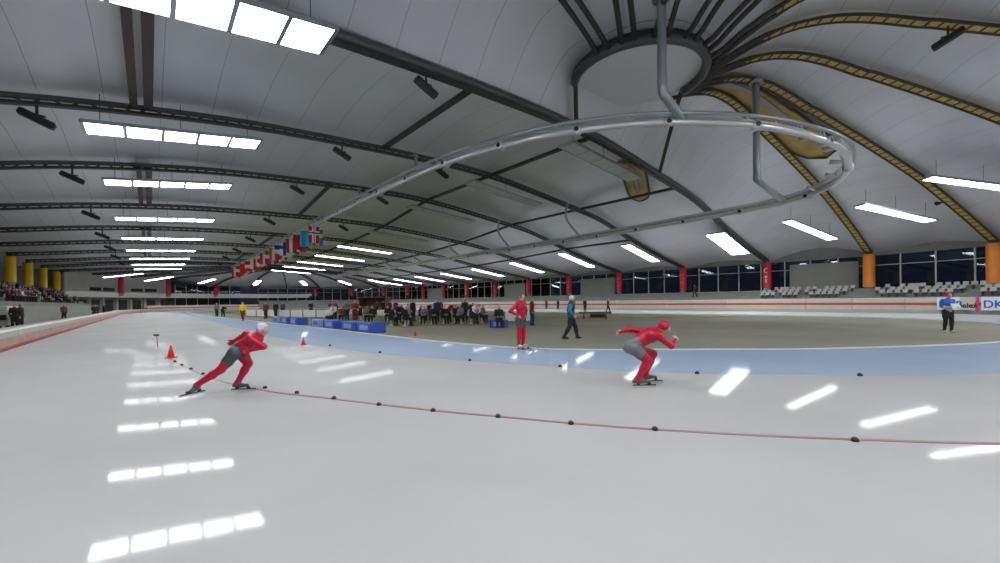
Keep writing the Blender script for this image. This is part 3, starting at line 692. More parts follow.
for i, (p, q) in enumerate(zip(pr, pr[1:])):
    o_ = outward(p, q, .35); a, b = p+o_, q+o_
    if p.y < 3 and p.x > 3 and p.x < 118:
        nL += 1; pad((a.x, a.y), (b.x, b.y), 0.72, 0.6, (M_PADW, M_PADP, M_PADR), 'low white and pink crash pad along the left track edge, %s from the far end' % ORD[nL], 'left crash pads', red=False)
    else:
        nR += 1
        pad((a.x, a.y), (b.x, b.y), 1.45, 0.6, (M_PADW, M_PADR, M_PADG), 'tall white crash pad with red stripe, %s block going round the outer curve' % ORD[nR], 'tall crash pads')
# advertising cloth over the pads at the right
def text_mesh(txt, size, m, parent, loc, depth=0.01, name='lettering', bold=0.012):
    cu = bpy.data.curves.new('t', 'FONT'); cu.body = txt; cu.size = size; cu.extrude = depth; cu.offset = bold; cu.align_x = 'LEFT'
    ob = bpy.data.objects.new('tmp', cu); COL.objects.link(ob)
    dg = bpy.context.evaluated_depsgraph_get(); me = bpy.data.meshes.new_from_object(ob.evaluated_get(dg))
    COL.objects.unlink(ob); bpy.data.objects.remove(ob)
    me.materials.clear(); me.materials.append(m); o = bpy.data.objects.new(name, me); COL.objects.link(o); o.parent = parent
    o.location = loc; o.rotation_euler = (math.pi/2, 0, 0); return o
M_ADB = mat('advert_blue', (0.01, 0.10, 0.50), 0.5); M_ADW = mat('advert_white', (0.74, 0.76, 0.82), 0.5); M_ADP = mat('advert_pink', (0.75, 0.05, 0.20), 0.5)
def banner(sa, la, sb, lb, h, label, mwhite, texts, z0=0.5):
    pa, pb = W(sa, la), W(sb, lb); d = pb-pa; L = d.length; rz = math.atan2(d.y, d.x)
    t = empty('advertising_banner', (pa.x, pa.y, 0), rz, label, 'banner')
    MB().box((L/2, 0, z0+h/2), (L, 0.04, h), bev=.01).build('cloth', mwhite, t)
    for txt, x, sz, m in texts: text_mesh(txt, sz, m, t, (x, -0.03, z0+h*.2))
    return t
def pad_at_x(s0): # inner face position of the right pads near s0
    c = [p for p in pad_c if p.y > 30 and p.x < 60]; return min(c, key=lambda p: abs(p.x-s0))
# ------------------------------------------------------------------ low white boards between infield and far ice, blue mats, cones, markers
def box_mat(s, l, heading, L, h, d, m1, label, group='blue padded blocks at the infield edge'):
    t = empty('padded_block', W(s, l, 0.012), heading, label, 'padded block', group)
    MB().box((0, 0, h/2), (L, d, h), bev=.04).build('block', m1, t)
    MB().box((0, 0, h*.5), (L*.5, d+.012, h*.5), bev=.005).build('panel', M_BLUEL if m1 == M_BLUEP else M_BLUEP, t)
    for x in (-L*.42, L*.42): MB().box((x, 0, h*.5), (.05, d+.02, h+.015)).build('strap', M_NAVY, t)
    return t

blocks = [(20.4, 8.75), (22.6, 8.72), (25.4, 8.6), (27.6, 8.5), (31.9, 8.2), (34.1, 8.1), (36.3, 8.0)]
for k, (s, l) in enumerate(blocks):
    box_mat(s, l, ROT_S, 2.1, 0.5, 0.75, M_BLUEP if k not in (3, 6) else M_BLUEL, '%s padded block lying at the infield edge, %s from the camera' % ('blue' if k not in (3, 6) else 'pale blue', ORD[k]))
def cone(s, l, h, label):
    t = empty('marker_cone', W(s, l, 0.0), 0, label, 'cone')
    MB().box((0, 0, .015), (h*.62, h*.62, .03), bev=.01).build('base', M_REDC, t)
    MB().lathe((0, 0, .03), [(h*.24, 0), (h*.06, h*.94), (h*.03, h*.97)], 16).build('body', M_REDC, t, True)
cone(15.2, 0.45, 0.36, 'red cone at the near end of the lane line, left of the skater'); cone(16.1, 4.3, 0.28, 'small red cone on the edge of the blue ice behind the left skater')
cone(16.3, 9.1, 0.28, 'small orange-red cone on the infield edge right of the blue blocks')
def marker(s, l, label, group, r=.036):
    o = MB().lathe((0, 0, 0), [(r, 0), (r, r*.5), (r*.75, r*1.0), (r*.3, r*1.25)], 14).build('lane_marker', M_BLACK, None, True); o.location = W(s, l, 0.005)
    tag(o, label, 'lane marker', group)
def gnd(x, y, z=0.0):
    u = x-500.0; v = 301.3-y; a = (u+.0113*v)/FPX; b = (v-.0113*u)/FPX; Y = (z-CAM_H)/b; X = a*Y
    return (X*AX[0]+Y*AX[1], X*PX[0]+Y*PX[1])
MK = [(855,441),(655,430),(571,424),(498,417),(433,411),(379,405),(334,398.5),(297,393),(265,388),(203,374),(191,369),(182,365),(175,361.5)]
for k, (x, y) in enumerate(MK):
    s, l = gnd(x, y+.5); marker(s, l, 'small black rubber lane marker on the red line, %s counted from the right' % ORD[k], 'black lane markers on the red line')
for k, (x, y) in enumerate([(860, 376), (697, 374), (560, 367), (470, 361), (380, 353), (330, 346)]):
    s, l = gnd(x, y); marker(s, l, 'small black lane marker on the edge of the blue ice, %s from the right' % ORD[k], 'lane markers on the blue edge', .045)
# lane post at the far end of the red line
s, l = gnd(158, 347); t = empty('lane_post', W(s, l, 0), 0, 'thin leaning brown lane post with black head beyond the red cone', 'post')
MB().tube([(0, 0, 0), (-.09, .05, .42)], .018, 6).build('stick', M_LINE, t); MB().box((-.1, .05, .44), (.16, .08, .07), bev=.01).build('head', M_BLACK, t)

# ------------------------------------------------------------------ right terrace seats
M_SEAT = mat('seat_plastic', (0.50, 0.50, 0.48), .5)
def seat_proto():
    t = empty('terrace_seat', (0, 0, 0), 0)
    a = MB(); a.box((0, 0, .40), (.44, .42, .05), bev=.02); a.build('seat', M_SEAT, t)
    b = MB(); b.box((0, .20, .58), (.38, .05, .30), bev=.05); b.build('backrest', M_SEAT, t)
    c = MB(); c.box((0, 0.02, .19), (.06, .3, .38)); c.box((0, .02, .02), (.3, .3, .03)); c.build('bracket', M_STEEL, t)
    return t
st0 = seat_proto(); used = False
def seat_block(th_or_s, n, straight, label, group, rows=(0, 1, 2), skip=()):
    global used
    for r in rows:
        off, z, _ = STEPS[r]
        for i in range(n):
            if (r, i) in skip or (i*7+r*5+n*3) % 6 == 0: continue
            if straight: s = th_or_s + i*.56; l = CC[1]+RC+off+.1; hd = ROT_S
            else:
                a = th_or_s + i*.56/(RC+off); s = CC[0]-(RC+off+.1)*math.sin(a); l = CC[1]+(RC+off+.1)*math.cos(a); hd = ROT_S+a
            o = st0 if not used else copy_tree(st0); used = True
            o.location = W(s, l, z); o.rotation_euler = (0, 0, hd+math.pi)
            d = W(s, l)-W(CC[0] if not straight else s, CC[1]); o.rotation_euler = (0, 0, math.atan2(d.y, d.x)-math.pi/2)
            tag(o, 'white seat, %s row, %s along, terrace block %s' % (ORD[r], ORD[i], label), 'seat', group)
seat_block(12.3, 7, True, 'right of the crescent column', 'white seats right of the crescent column')
seat_block(math.radians(1), 8, False, 'left of the left orange column', 'white seats left of the orange column', rows=(0, 1, 2), skip=((0, 7), (0, 6), (1, 7)))
seat_block(math.radians(11.0), 6, False, 'right of the left orange column', 'white seats right of the orange column', skip=((2, 0), (0, 5)))
seat_block(math.radians(15.2), 8, False, 'midway between the orange columns', 'white seats between the orange columns', skip=((0, 0), (0, 6), (0, 7), (1, 7)))
seat_block(math.radians(21.5), 8, False, 'below the right orange column', 'white seats at the right edge', skip=((0, 0), (0, 1), (1, 0)))
# ------------------------------------------------------------------ left stand
M_STAND = M_CONC
TI = [(-8.9, 1.6), (-9.9, 2.05), (-10.9, 2.5), (-11.9, 3.0), (-12.9, 3.5), (-15.6, 4.2)]
for k, (l, z) in enumerate(TI):
    w = 1.0 if k < 5 else 4.6
    mb = MB(); mb.box(W(74, l, z/2), (96 if k else 96, w, z), ROT_S); struct('trim_%d' % (10+k), mb, M_CONCG if k == 0 else M_CONC)
used2 = False
for r in range(1, 5):
    for i in range(34):
        s = 58 + i*1.35 + (r % 2)*.4
        if random.random() < .12: continue
        o = copy_tree(st0); o.location = W(s, TI[r][0]-.1, TI[r][1]); o.rotation_euler = (0, 0, ROT_S)
        tag(o, 'white seat on the left stand, %s row, %s from the near end' % (ORD[r-1], ORD[i]), 'seat', 'white seats of the left stand')
# ------------------------------------------------------------------ far end: glazing, gallery and white building
def arc_pts(off, l0, l1, step=2.6):
    P = [p for p in perimeter(off, 90) if p[0] > S_END+1.5 and l0 <= p[1] <= l1]
    P.sort(key=lambda p: p[1]); return densify(P, step)
wn = 300
for a, b in zip(arc_pts(1.9, 4, 22.5), arc_pts(1.9, 4, 22.5)[1:]):
    pa, pb = W(a.x, a.y), W(b.x, b.y); mid = (pa+pb)/2; d = pb-pa; L = d.length; wn += 1
    win = tag(empty('window_%d' % wn, (mid.x, mid.y, 0), math.atan2(d.y, d.x)), kind='structure')
    MB().box((0, 0, 3.4), (L-.1, .02, 6.8)).build('pane', M_GLASS, win)
    fr = MB(); fr.box((-L/2, 0, 3.4), (.11, .14, 6.8)); fr.box((0, 0, 5.2), (L, .08, .07)); fr.build('window_frame', M_OFFW, win)
bw = arc_pts(2.6, -13, 5, 2.0)
struct('wall_far', wall_strip(bw, 3.5, 8.6, 0.3, False), M_OFFW)
struct('wall_far', wall_strip(bw, 0.0, 3.5, 0.35, False), M_CONCG)
struct('trim_20', wall_strip(arc_pts(1.0, -13, 40, 2.0), 3.35, 3.85, 2.4, False), M_OFFW)
struct('trim_21', wall_strip(arc_pts(-0.3, -12, 40, 2.0), 3.85, 4.5, 0.08, False), M_OFFW)
inner_w = arc_pts(2.35, -12, 5, 3.2)
for k, (a, b) in enumerate(zip(inner_w, inner_w[1:])):
    pa, pb = W(a.x, a.y), W(b.x, b.y); mid = (pa+pb)/2; d = pb-pa; wn += 1
    t = tag(empty('window_%d' % wn, (mid.x, mid.y, 0), math.atan2(d.y, d.x)), kind='structure')
    if k % 3: MB().box((0, 0, 5.2), (d.length*.8, .12, .7)).build('pane', M_BLACK, t)
    MB().box((0, 0, 1.5), (d.length*.55, .14, 2.6)).build('opening', M_DARK, t)
    MB().box((-d.length*.45, 0, 1.7), (.35, .3, 3.3)).build('pillar', M_OFFW, t)

# ------------------------------------------------------------------ advertising cloths on the outer pads at the right edge
padc_r = [p for p in pad_c if p.y > 40 and p.x < 20]; padc_r.sort(key=lambda p: -p.x)
padd = resample(padc_r, .05)
def proj_x(p):
    w = W(p.x, p.y); return 500+FPX*w.x/w.y
def cloth_between(x0, x1, label, m, txt=None, tm=None, size=1.0, z0=.36, h=1.1):
    c = [p for p in padd if W(p.x, p.y).y > 5 and x0 <= proj_x(p) <= x1]
    c.sort(key=proj_x); a, b = c[0], c[-1]
    n_ = outward(a, b, -.34)
    a, b = a+n_, b+n_
    return banner(a.x, a.y, b.x, b.y, h, label, m, [(txt, .12, size, tm)] if txt else [], z0)
cloth_between(939, 962, 'white advertising cloth with blue letters behind the man holding a folder', M_ADW, 'DKB', M_ADB, 0.78)
cloth_between(963.2, 978, 'cream advertising cloth with black lettering between two white and blue ones', M_PADW, 'alex', M_BLACK, 0.56)
cloth_between(979, 982.5, 'narrow pink advertising cloth on the right crash pads', M_ADP, None, None, 1, .2, 1.3)
cloth_between(983.5, 1014, 'white advertising cloth with blue letters at the right edge', M_ADW, 'DKB', M_ADB, 0.85)

# ------------------------------------------------------------------ figures: one continuous surface from blended capsules
def surface_nets(F, org, h):
    nx, ny, nz = F.shape; ins = F < 0
    c = [F[a:nx-1+a, b:ny-1+b, d:nz-1+d] for a in (0, 1) for b in (0, 1) for d in (0, 1)]
    sg = sum((x < 0).astype(np.int8) for x in c); act = (sg > 0) & (sg < 8)
    idx = -np.ones(act.shape, int); ai = np.argwhere(act); idx[act] = np.arange(len(ai))
    acc = np.zeros((len(ai), 3)); cnt = np.zeros(len(ai))
    corners = [(a, b, d) for a in (0, 1) for b in (0, 1) for d in (0, 1)]
    for i in range(8):
        for j in range(i+1, 8):
            p, q = corners[i], corners[j]
            if sum(abs(a-b) for a, b in zip(p, q)) != 1: continue
            fa = c[i][act]; fb = c[j][act]; m = (fa < 0) != (fb < 0)
            t = np.where(m, fa/np.where(m, fa-fb, 1), 0)
            pt = np.array(p)[None]+t[:, None]*(np.array(q)-np.array(p))[None]
            acc[m] += pt[m]; cnt[m] += 1
    V = (ai + acc/cnt[:, None])*h + np.array(org)
    faces = []
    for ax in range(3):
        sl0 = [slice(None)]*3; sl1 = [slice(None)]*3; sl0[ax] = slice(0, -1); sl1[ax] = slice(1, None)
        a = ins[tuple(sl0)]; b = ins[tuple(sl1)]; e = np.argwhere(a != b)
        u, v = [(1, 2), (2, 0), (0, 1)][ax]
        ok = (e[:, u] > 0) & (e[:, v] > 0) & (e[:, u] < F.shape[u]-1) & (e[:, v] < F.shape[v]-1); e = e[ok]
        du = np.zeros(3, int); dv = np.zeros(3, int); du[u] = 1; dv[v] = 1
        q = [idx[tuple((e-x).T)] for x in (0*du, du, du+dv, dv)]; Q = np.stack(q, 1)
        flip = b[tuple(e.T)]; Q[flip] = Q[flip][:, ::-1]; faces.append(Q)
    return V, np.concatenate(faces)
def cap_dist(P, a, b, ra, rb):
    a = np.array(a, float); b = np.array(b, float); ab = b-a; L2 = max(1e-9, ab.dot(ab))
    t = np.clip(((P-a) @ ab)/L2, 0, 1); return np.linalg.norm(P-(a+t[..., None]*ab), axis=-1) - (ra+(rb-ra)*t)
def sdf_mesh(prims, h, k=0.03):
    lo = np.min([np.minimum(p[0], p[1])-max(p[2], p[3]) for p in prims], 0)-3*h; hi = np.max([np.maximum(p[0], p[1])+max(p[2], p[3]) for p in prims], 0)+3*h
    n = np.ceil((hi-lo)/h).astype(int)+1
    g = np.stack(np.meshgrid(*[lo[i]+h*np.arange(n[i]) for i in range(3)], indexing='ij'), -1)
    S = np.zeros(g.shape[:3])
    for p in prims: S += np.exp(-np.clip(cap_dist(g, *p[:4])/k*2.2, -60, 60))
    F = -np.log(np.maximum(S, 1e-30))*k/2.2
    V, Q = surface_nets(F, lo, h)
    C = V[Q].mean(1); D = np.stack([cap_dist(C, *p[:4]) for p in prims], 1)
    return V, Q, [prims[i][4] for i in D.argmin(1)]
def vn(v): v = np.array(v, float); return v/np.linalg.norm(v)
def hand_mesh(wrist, direc, thumb_side, curl, h=0.0065):
    """palm, four unequal curled fingers and a thumb from the side of the palm"""
    pr = [((0, -.022, 0), (.075, -.028, 0), .017, .015, 0), ((0, .0, 0), (.08, .0, 0), .018, .016, 0), ((0, .022, 0), (.075, .026, 0), .017, .014, 0)]
    for j, (y, L) in enumerate(((.031, .068), (.011, .078), (-.010, .074), (-.030, .058))):
        a = np.array([.082, y, 0]); ang = curl
        for sgi, f in ((0, .45), (1, .32), (2, .23)):
            b = a+np.array([math.cos(ang), 0, -math.sin(ang)])*L*f; pr.append((a, b, .0095-.001*sgi, .0085-.001*sgi, 0)); a = b; ang += curl*.9
    pr += [((.02, .028, -.004), (.050, .058, -.014), .012, .0105, 0), ((.050, .058, -.014), (.080, .066, -.026), .010, .0085, 0)]
    V, Q, T = sdf_mesh(pr, h, .006)
    x = vn(direc); y = np.array(thumb_side, float); y = vn(y-x*x.dot(y)); z = np.cross(x, y)
    return np.array(wrist)+V @ np.stack([x, y, z]), Q
def figure(name, J, mats, loc, rz, label, cat='person', group=None, h=0.013, cap='cap', hat=True, curl=0.5, scale=1.0, skate=False, extras=None, bulk=0.0, hands=True, simple=False):
    """J: joint dict, +x forward, +y left, z up. mats: tag -> material"""
    g = lambda k: np.array(J[k], float)
    pr = []
    A = lambda a, b, ra, rb, t: pr.append((np.array(a, float), np.array(b, float), ra, rb, t))
    pe, ch, nk, hd = g('pelvis'), g('chest'), g('neck'), g('head')
    latP = vn(g('hipL')-g('hipR')); latC = vn(g('shL')-g('shR'))
    A(g('hipL'), g('hipR'), .105, .105, 'hips'); A(pe, pe*.6+ch*.4, .115, .112, 'hips2'); A(pe*.55+ch*.45, ch, .115, .125, 'torso')
    A(ch+latC*.075, ch-latC*.075, .115, .115, 'torso'); A(g('shL'), g('shR'), .06, .06, 'torso')
    A(ch*.35+nk*.65, nk, .08, .055, 'torso'); A(nk, nk*.35+hd*.65, .052, .05, 'skin')
    for sd in 'LR':
        A(g('sh'+sd), g('el'+sd), .056, .042, 'arm'+sd); A(g('el'+sd), g('wr'+sd), .042, .027, 'fore'+sd)
        hip, kn, an = g('hip'+sd), g('kn'+sd), g('an'+sd)
        A(hip, hip*.5+kn*.5, .098, .082, 'thighup'+sd); A(hip*.5+kn*.5, kn, .082, .058, 'thigh'+sd)
        A(kn, kn*.65+an*.35, .056, .056, 'shin'+sd); A(kn*.65+an*.35, an, .056, .036, 'shin'+sd)
        to = g('to'+sd); heel = an+(an-to)*np.array([.28, .28, 0])+np.array([0, 0, -.04])
        A(heel, to, .036, .030, 'foot'+sd); A(an, heel*.5+to*.5, .042, .036, 'foot'+sd)
        if simple: A(g('wr'+sd), g('wr'+sd)+vn(g('wr'+sd)-g('el'+sd))*.13, .03, .028, 'hand')
    f = vn(J.get('face', (1, 0, 0))); u = np.array([0, 0, 1.0]); u = vn(u-f*f.dot(u)); sdv = np.cross(u, f)
    A(hd-f*.02+u*.02, hd+f*.015+u*.02, .080, .074, 'hair'); A(hd+f*.045-u*.02, hd+f*.05-u*.065, .056, .038, 'skin')
    A(hd+f*.052+u*.0, hd+f*.052+u*.032, .060, .052, 'skin')
    A(hd+f*.105+u*.01, hd+f*.122-u*.022, .011, .015, 'skin')
    for s_ in (-1, 1): A(hd+sdv*s_*.088+u*.01, hd+sdv*s_*.088-u*.02, .016, .012, 'hair' if hat else 'skin')
    if hat: A(hd-f*.02+u*.04, hd+f*.02+u*.05, .080, .072, 'hair')
    if bulk: pr = [(a, b, ra+bulk, rb+bulk, t_) if t_[:4] in ('tors', 'hips', 'thig', 'shin', 'armL', 'armR') else ((a, b, ra+bulk*.6, rb+bulk*.5, t_) if t_[:4] == 'fore' else (a, b, ra, rb, t_)) for a, b, ra, rb, t_ in pr]
    V, Q, T = sdf_mesh(pr, h, .03)
    tags = list(dict.fromkeys(T)); vs = [tuple(v*scale) for v in V]; fs = [tuple(int(i) for i in q) for q in Q]; mi = T
    if hands and not simple:
        for sd, sg_ in (('L', 1), ('R', -1)):
            w = g('wr'+sd); d = vn(w-g('el'+sd)); V2, Q2 = hand_mesh(w-d*.008, d, J.get('thumb'+sd, (1, 0, .4)), curl)
            o_ = len(vs); vs += [tuple(v*scale) for v in V2]; fs += [tuple(int(i)+o_ for i in q) for q in Q2]; mi = mi + ['hand']*len(Q2)
    def mt(t):
        for key in (t, t[:-1] if t[-1] in 'LR' else t):
            if key in mats: return mats[key]
        return mats.get('default')
    ml = list(dict.fromkeys(mt(t) for t in mi)); me = bpy.data.meshes.new(name); me.from_pydata(vs, [], fs)
    for m in ml: me.materials.append(m)
    me.polygons.foreach_set('material_index', [ml.index(mt(t)) for t in mi]); me.polygons.foreach_set('use_smooth', [True]*len(fs)); me.update()
    r = empty('person', loc, rz, label, cat, group)
    b = bpy.data.objects.new('body', me); COL.objects.link(b); b.parent = r
    if not simple:
        e = MB()
        for s_ in (-1, 1):
            c = hd+f*.098+u*.022+sdv*s_*.034
            e.lathe(Vector(c*scale)-Vector((0, 0, .009)), [(0.002, 0), (.008, .004), (.011, .010), (.008, .016), (.002, .02)], 8)
        e.build('eyes', M_WHITE, r, True)
        m_ = MB(); c = hd+f*.094-u*.052; m_.tube([Vector((c-sdv*.02)*scale), Vector((c+f*.006)*scale), Vector((c+sdv*.02)*scale)], .005, 6); m_.build('mouth', M_REDC, r, True)
    if skate:
        for sd in 'LR':
            an, to = g('an'+sd), g('to'+sd); d = vn((to-an)*np.array([1, 1, 0])); tz = min(an[2]-.05, to[2])
            slope = J.get('blade'+sd, 0.0)
            c = (an*.45+to*.55); bz = J.get('bz'+sd, c[2]-.115)
            m_ = MB(); ang = math.atan2(d[1], d[0]); R_ = Matrix.Rotation(ang, 3, 'Z') @ Matrix.Rotation(slope, 3, 'Y')
            cc = Vector((c[0], c[1], bz))
            m_.box((cc+R_ @ Vector((.02, 0, .012)))*scale, (.43, .008, .03), M=R_)
            ob = m_.build('skate_blade', M_CHROME, r)
            st = MB(); st.tube([(cc+R_ @ Vector((-.20, 0, .03)))*scale, (cc+R_ @ Vector((.23, 0, .03)))*scale], .011, 8)
            for x in (-.10, .10): st.box((cc+R_ @ Vector((x, 0, .055)))*scale, (.05, .025, .05), M=R_)
            st.build('blade_tube', M_BLACK, ob)
    if extras: extras(r)
    return r

# --- left skater: pushing off, arms swinging (local +x = direction of travel)
JL = dict(pelvis=(-.02, 0, .77), chest=(.30, 0, .99), neck=(.40, .0, 1.06), head=(.44, -.02, 1.165), face=(1, -.15, -.12),
    shL=(.30, .17, 1.02), shR=(.32, -.17, 1.00), elR=(.56, -.22, .86), wrR=(.34, -.26, .80), thumbR=(0, .6, .8),
    elL=(.02, .27, 1.07), wrL=(-.20, .27, .93), thumbL=(.2, -.2, 1),
    hipL=(.0, .10, .74), hipR=(.0, -.10, .74), knL=(.17, .10, .52), anL=(.02, .09, .155), toL=(.20, .09, .115),
    knR=(-.22, -.13, .45), anR=(-.64, -.17, .20), toR=(-.78, -.20, .09), bladeR=-.0, bzR=.03, bzL=.015)
JL['anL'] = (-.06, .09, .155); JL['toL'] = (.12, .09, .115); JL['knL'] = (.14, .10, .52)
JL['toR'] = (-.66, -.24, .10); JL['anR'] = (-.62, -.15, .19)
s, l = gnd(238, 392.5)
def heading(dx, dy): return math.atan2(dy, dx)
figure('skater', JL, {'default': M_RED, 'hips': M_GREYS, 'hips2': M_GREYS, 'thighupR': M_GREYS, 'skin': M_SKIN, 'hair': M_LILAC, 'foot': M_GREYS, 'hand': M_RED, 'thighupL': M_RED, 'foreR': M_RED}, W(s, l, 0), 0.10,
    'speed skater in red and dark grey suit with lilac cap, pushing off at left', scale=.95, bulk=.010, h=.012, curl=.75, skate=True)
# --- right skater: low crouch, both knees bent
JR = dict(pelvis=(-.18, 0, .74), chest=(.17, 0, .94), neck=(.33, 0, 1.02), head=(.43, -.02, 1.085), face=(1, -.1, -.25),
    shL=(.20, .18, .98), shR=(.24, -.18, .95), elR=(.47, -.24, .76), wrR=(.60, -.12, .86), thumbR=(-.3, .4, 1),
    elL=(-.09, .30, 1.03), wrL=(-.30, .24, .99), thumbL=(.2, -.4, 1),
    hipL=(-.17, .10, .71), hipR=(-.17, -.10, .71), knR=(.08, -.14, .49), anR=(-.12, -.13, .16), toR=(.09, -.13, .115),
    knL=(.29, .12, .58), anL=(.18, .20, .22), toL=(.38, .20, .165), bzR=.015, bzL=.055)
JR['anL'] = (.17, .22, .17); JR['toL'] = (.37, .22, .12); JR['bzL'] = .018
s, l = gnd(641, 386)
def whites(r):
    pass
figure('skater', JR, {'default': M_RED, 'hips': M_GREYL, 'hips2': M_GREYL, 'thighup': M_GREYL, 'torso': M_RED, 'skin': M_SKIN, 'hair': M_RED, 'foot': M_WOODB, 'hand': M_SKIN}, W(s, l, 0), 0.05,
    'speed skater in red suit and red cap crouching low with bent knees, right of centre', scale=.97, bulk=.012, h=.012, curl=.8, skate=True)
# --- standing skater with hands on hips
def standing(arms='hips', stride=0.0, skate=False, lean=0.0):
    z = .0 if not skate else .085
    J = dict(pelvis=(0, 0, .95+z), chest=(.02+lean, 0, 1.28+z), neck=(.02+lean, 0, 1.47+z), head=(.04+lean*1.3, 0, 1.62+z), face=(1, 0, -.05),
        shL=(.0+lean, .18, 1.40+z), shR=(.0+lean, -.18, 1.40+z), hipL=(0, .09, .90+z), hipR=(0, -.09, .90+z),
        knL=(.03+stride*.6, .10, .50+z), anL=(stride, .11, .09+z), toL=(.16+stride, .14, .045+z),
        knR=(.03-stride*.35, -.10, .50+z), anR=(-stride*1.1, -.11, .09+z), toR=(.16-stride*1.1, -.14, .045+z))
    if arms == 'hips': J.update(elL=(-.10, .40, 1.17+z), wrL=(.06, .20, 1.02+z), elR=(-.10, -.40, 1.17+z), wrR=(.06, -.20, 1.02+z), thumbL=(-.6, 0, 1), thumbR=(-.6, 0, 1))
    elif arms == 'down': J.update(elL=(-.03, .24, 1.12+z), wrL=(.05, .24, .87+z), elR=(.0, -.24, 1.12+z), wrR=(.10, -.22, .88+z))
    elif arms == 'front': J.update(elL=(.06, .23, 1.13+z), wrL=(.27, .10, 1.10+z), elR=(.06, -.23, 1.13+z), wrR=(.27, -.10, 1.12+z), thumbL=(0, 0, 1), thumbR=(0, 0, 1))
    elif arms == 'pocket': J.update(elL=(-.08, .27, 1.13+z), wrL=(.07, .20, .93+z), elR=(-.06, -.27, 1.13+z), wrR=(.12, -.19, .93+z))
    return J
s, l = gnd(521, 349.8)
JS = standing('hips', 0.0, True); JS['bzL'] = JS['bzR'] = .012
figure('skater', JS, {'default': M_RED, 'hips': M_GREYS, 'thighup': M_GREYS, 'skin': M_SKIN, 'hair': mat('brown_hair', (.10, .06, .04), .7), 'foot': M_OFFW, 'hand': M_SKIN}, W(s, l, 0), -0.75,
    'speed skater in red suit standing upright with hands on hips at the infield edge', h=.014, hat=False, skate=True, scale=.985, bulk=.014)
s, l = gnd(571, 339.3)
figure('coach', standing('pocket', .26), {'default': M_NAVY, 'torso': M_TEAL, 'hips2': M_TEAL, 'hips': M_TEAL, 'armL': M_TEAL, 'foreL': M_TEAL, 'armR': M_CYAN, 'foreR': M_CYAN, 'skin': M_SKIN, 'hair': M_WHITE, 'foot': M_BLACK, 'hand': M_OFFW}, W(s, l, .015), -0.1,
    'man in teal and light blue jacket with white cap walking on the infield', h=.014, bulk=.022)
s, l = gnd(948, 333)
def folder(r):
    MB().box((.33, .02, 1.13), (.02, .30, .22), M=Matrix.Rotation(-.5, 3, 'Y')).build('clipboard', M_WHITE, r)
figure('coach', standing('front', .03), {'default': M_NAVY, 'torso': M_COBALT, 'arm': M_COBALT, 'fore': M_WHITE, 'hips2': M_OFFW, 'skin': M_SKIN, 'hair': M_REDC, 'foot': M_OFFW, 'hand': M_SKIN}, W(s, l, .015), -1.75,
    'man in blue and white jacket and black trousers on the infield at the far right', h=.014, scale=.97, extras=folder, bulk=.010)

# --- smaller people
HAIRS = [mat('dark_hair', (.03, .02, .015), .7), mat('fair_hair', (.35, .22, .10), .7), mat('grey_cap', (.3, .3, .32), .7), mat('brown_hair', (.10, .06, .04), .7)]
CLO = {'black': (.012, .012, .015), 'dark blue': (.015, .03, .10), 'dark red': (.22, .015, .03), 'grey': (.16, .16, .17), 'white': (.7, .7, .7), 'brown': (.12, .06, .03), 'yellow': (.75, .70, .02), 'purple': (.14, .04, .16), 'green': (.03, .12, .06), 'red': (.6, .02, .03)}
def clo(c): return mat('clothes_'+c.replace(' ', '_'), CLO[c], .75)
SIT = dict(pelvis=(0, 0, .52), chest=(.04, 0, .86), neck=(.06, 0, 1.03), head=(.10, 0, 1.18), face=(1, 0, -.1), shL=(.04, .18, .97), shR=(.04, -.18, .97),
    elL=(.10, .24, .72), wrL=(.30, .12, .66), elR=(.10, -.24, .72), wrR=(.30, -.12, .66), hipL=(.02, .09, .49), hipR=(.02, -.09, .49), knL=(.42, .12, .50), knR=(.42, -.12, .50),
    anL=(.40, .12, .09), anR=(.40, -.12, .09), toL=(.56, .13, .045), toR=(.56, -.13, .045))
BEND = standing('front', .05); BEND.update(pelvis=(-.1, 0, .9), chest=(.18, 0, 1.12), neck=(.32, 0, 1.22), head=(.42, 0, 1.30), shL=(.2, .17, 1.18), shR=(.2, -.17, 1.18), elL=(.34, .22, .93), wrL=(.5, .1, .82), elR=(.34, -.22, .93), wrR=(.5, -.1, .82), hipL=(-.1, .09, .86), hipR=(-.1, -.09, .86))
POSES = {'standing': standing('down', .03), 'arms folded': standing('front', 0), 'walking': standing('down', .22), 'sitting': SIT, 'bending forward': BEND}
PROTO = {}
def proto(pose):
    if pose not in PROTO:
        r = figure('p', POSES[pose], {'default': clo('black'), 'torso': clo('grey'), 'hips2': clo('grey'), 'arm': clo('grey'), 'fore': clo('grey'), 'skin': M_SKIN, 'hand': M_SKIN, 'hair': HAIRS[0]}, (0, 0, -50), 0, 'x', hands=False, simple=True, h=.03, hat=False, bulk=.02)
        b = r.children[0]; PROTO[pose] = (b.data, [m.name for m in b.data.materials]); bpy.data.objects.remove(b); bpy.data.objects.remove(r)
    return PROTO[pose]
PM = {}
def crowd(pose, top, trou, hair, loc, rz, label, group=None):
    base, names = proto(pose); key = (pose, top, trou, hair)
    if key not in PM:
        me = base.copy()
        for i, n_ in enumerate(names):
            if n_ == 'clothes_grey': me.materials[i] = clo(top)
            elif n_ == 'clothes_black': me.materials[i] = clo(trou)
            elif n_ == 'dark_hair': me.materials[i] = HAIRS[hair]
        PM[key] = me
    o = bpy.data.objects.new('person', PM[key]); COL.objects.link(o); o.location = loc; o.rotation_euler = (0, 0, rz)
    tag(o, label, 'person', group); return o
FG = 'people on the infield and along the track'
def at(x, y, z=0.0): s, l = gnd(x, y); return W(s, l, z)
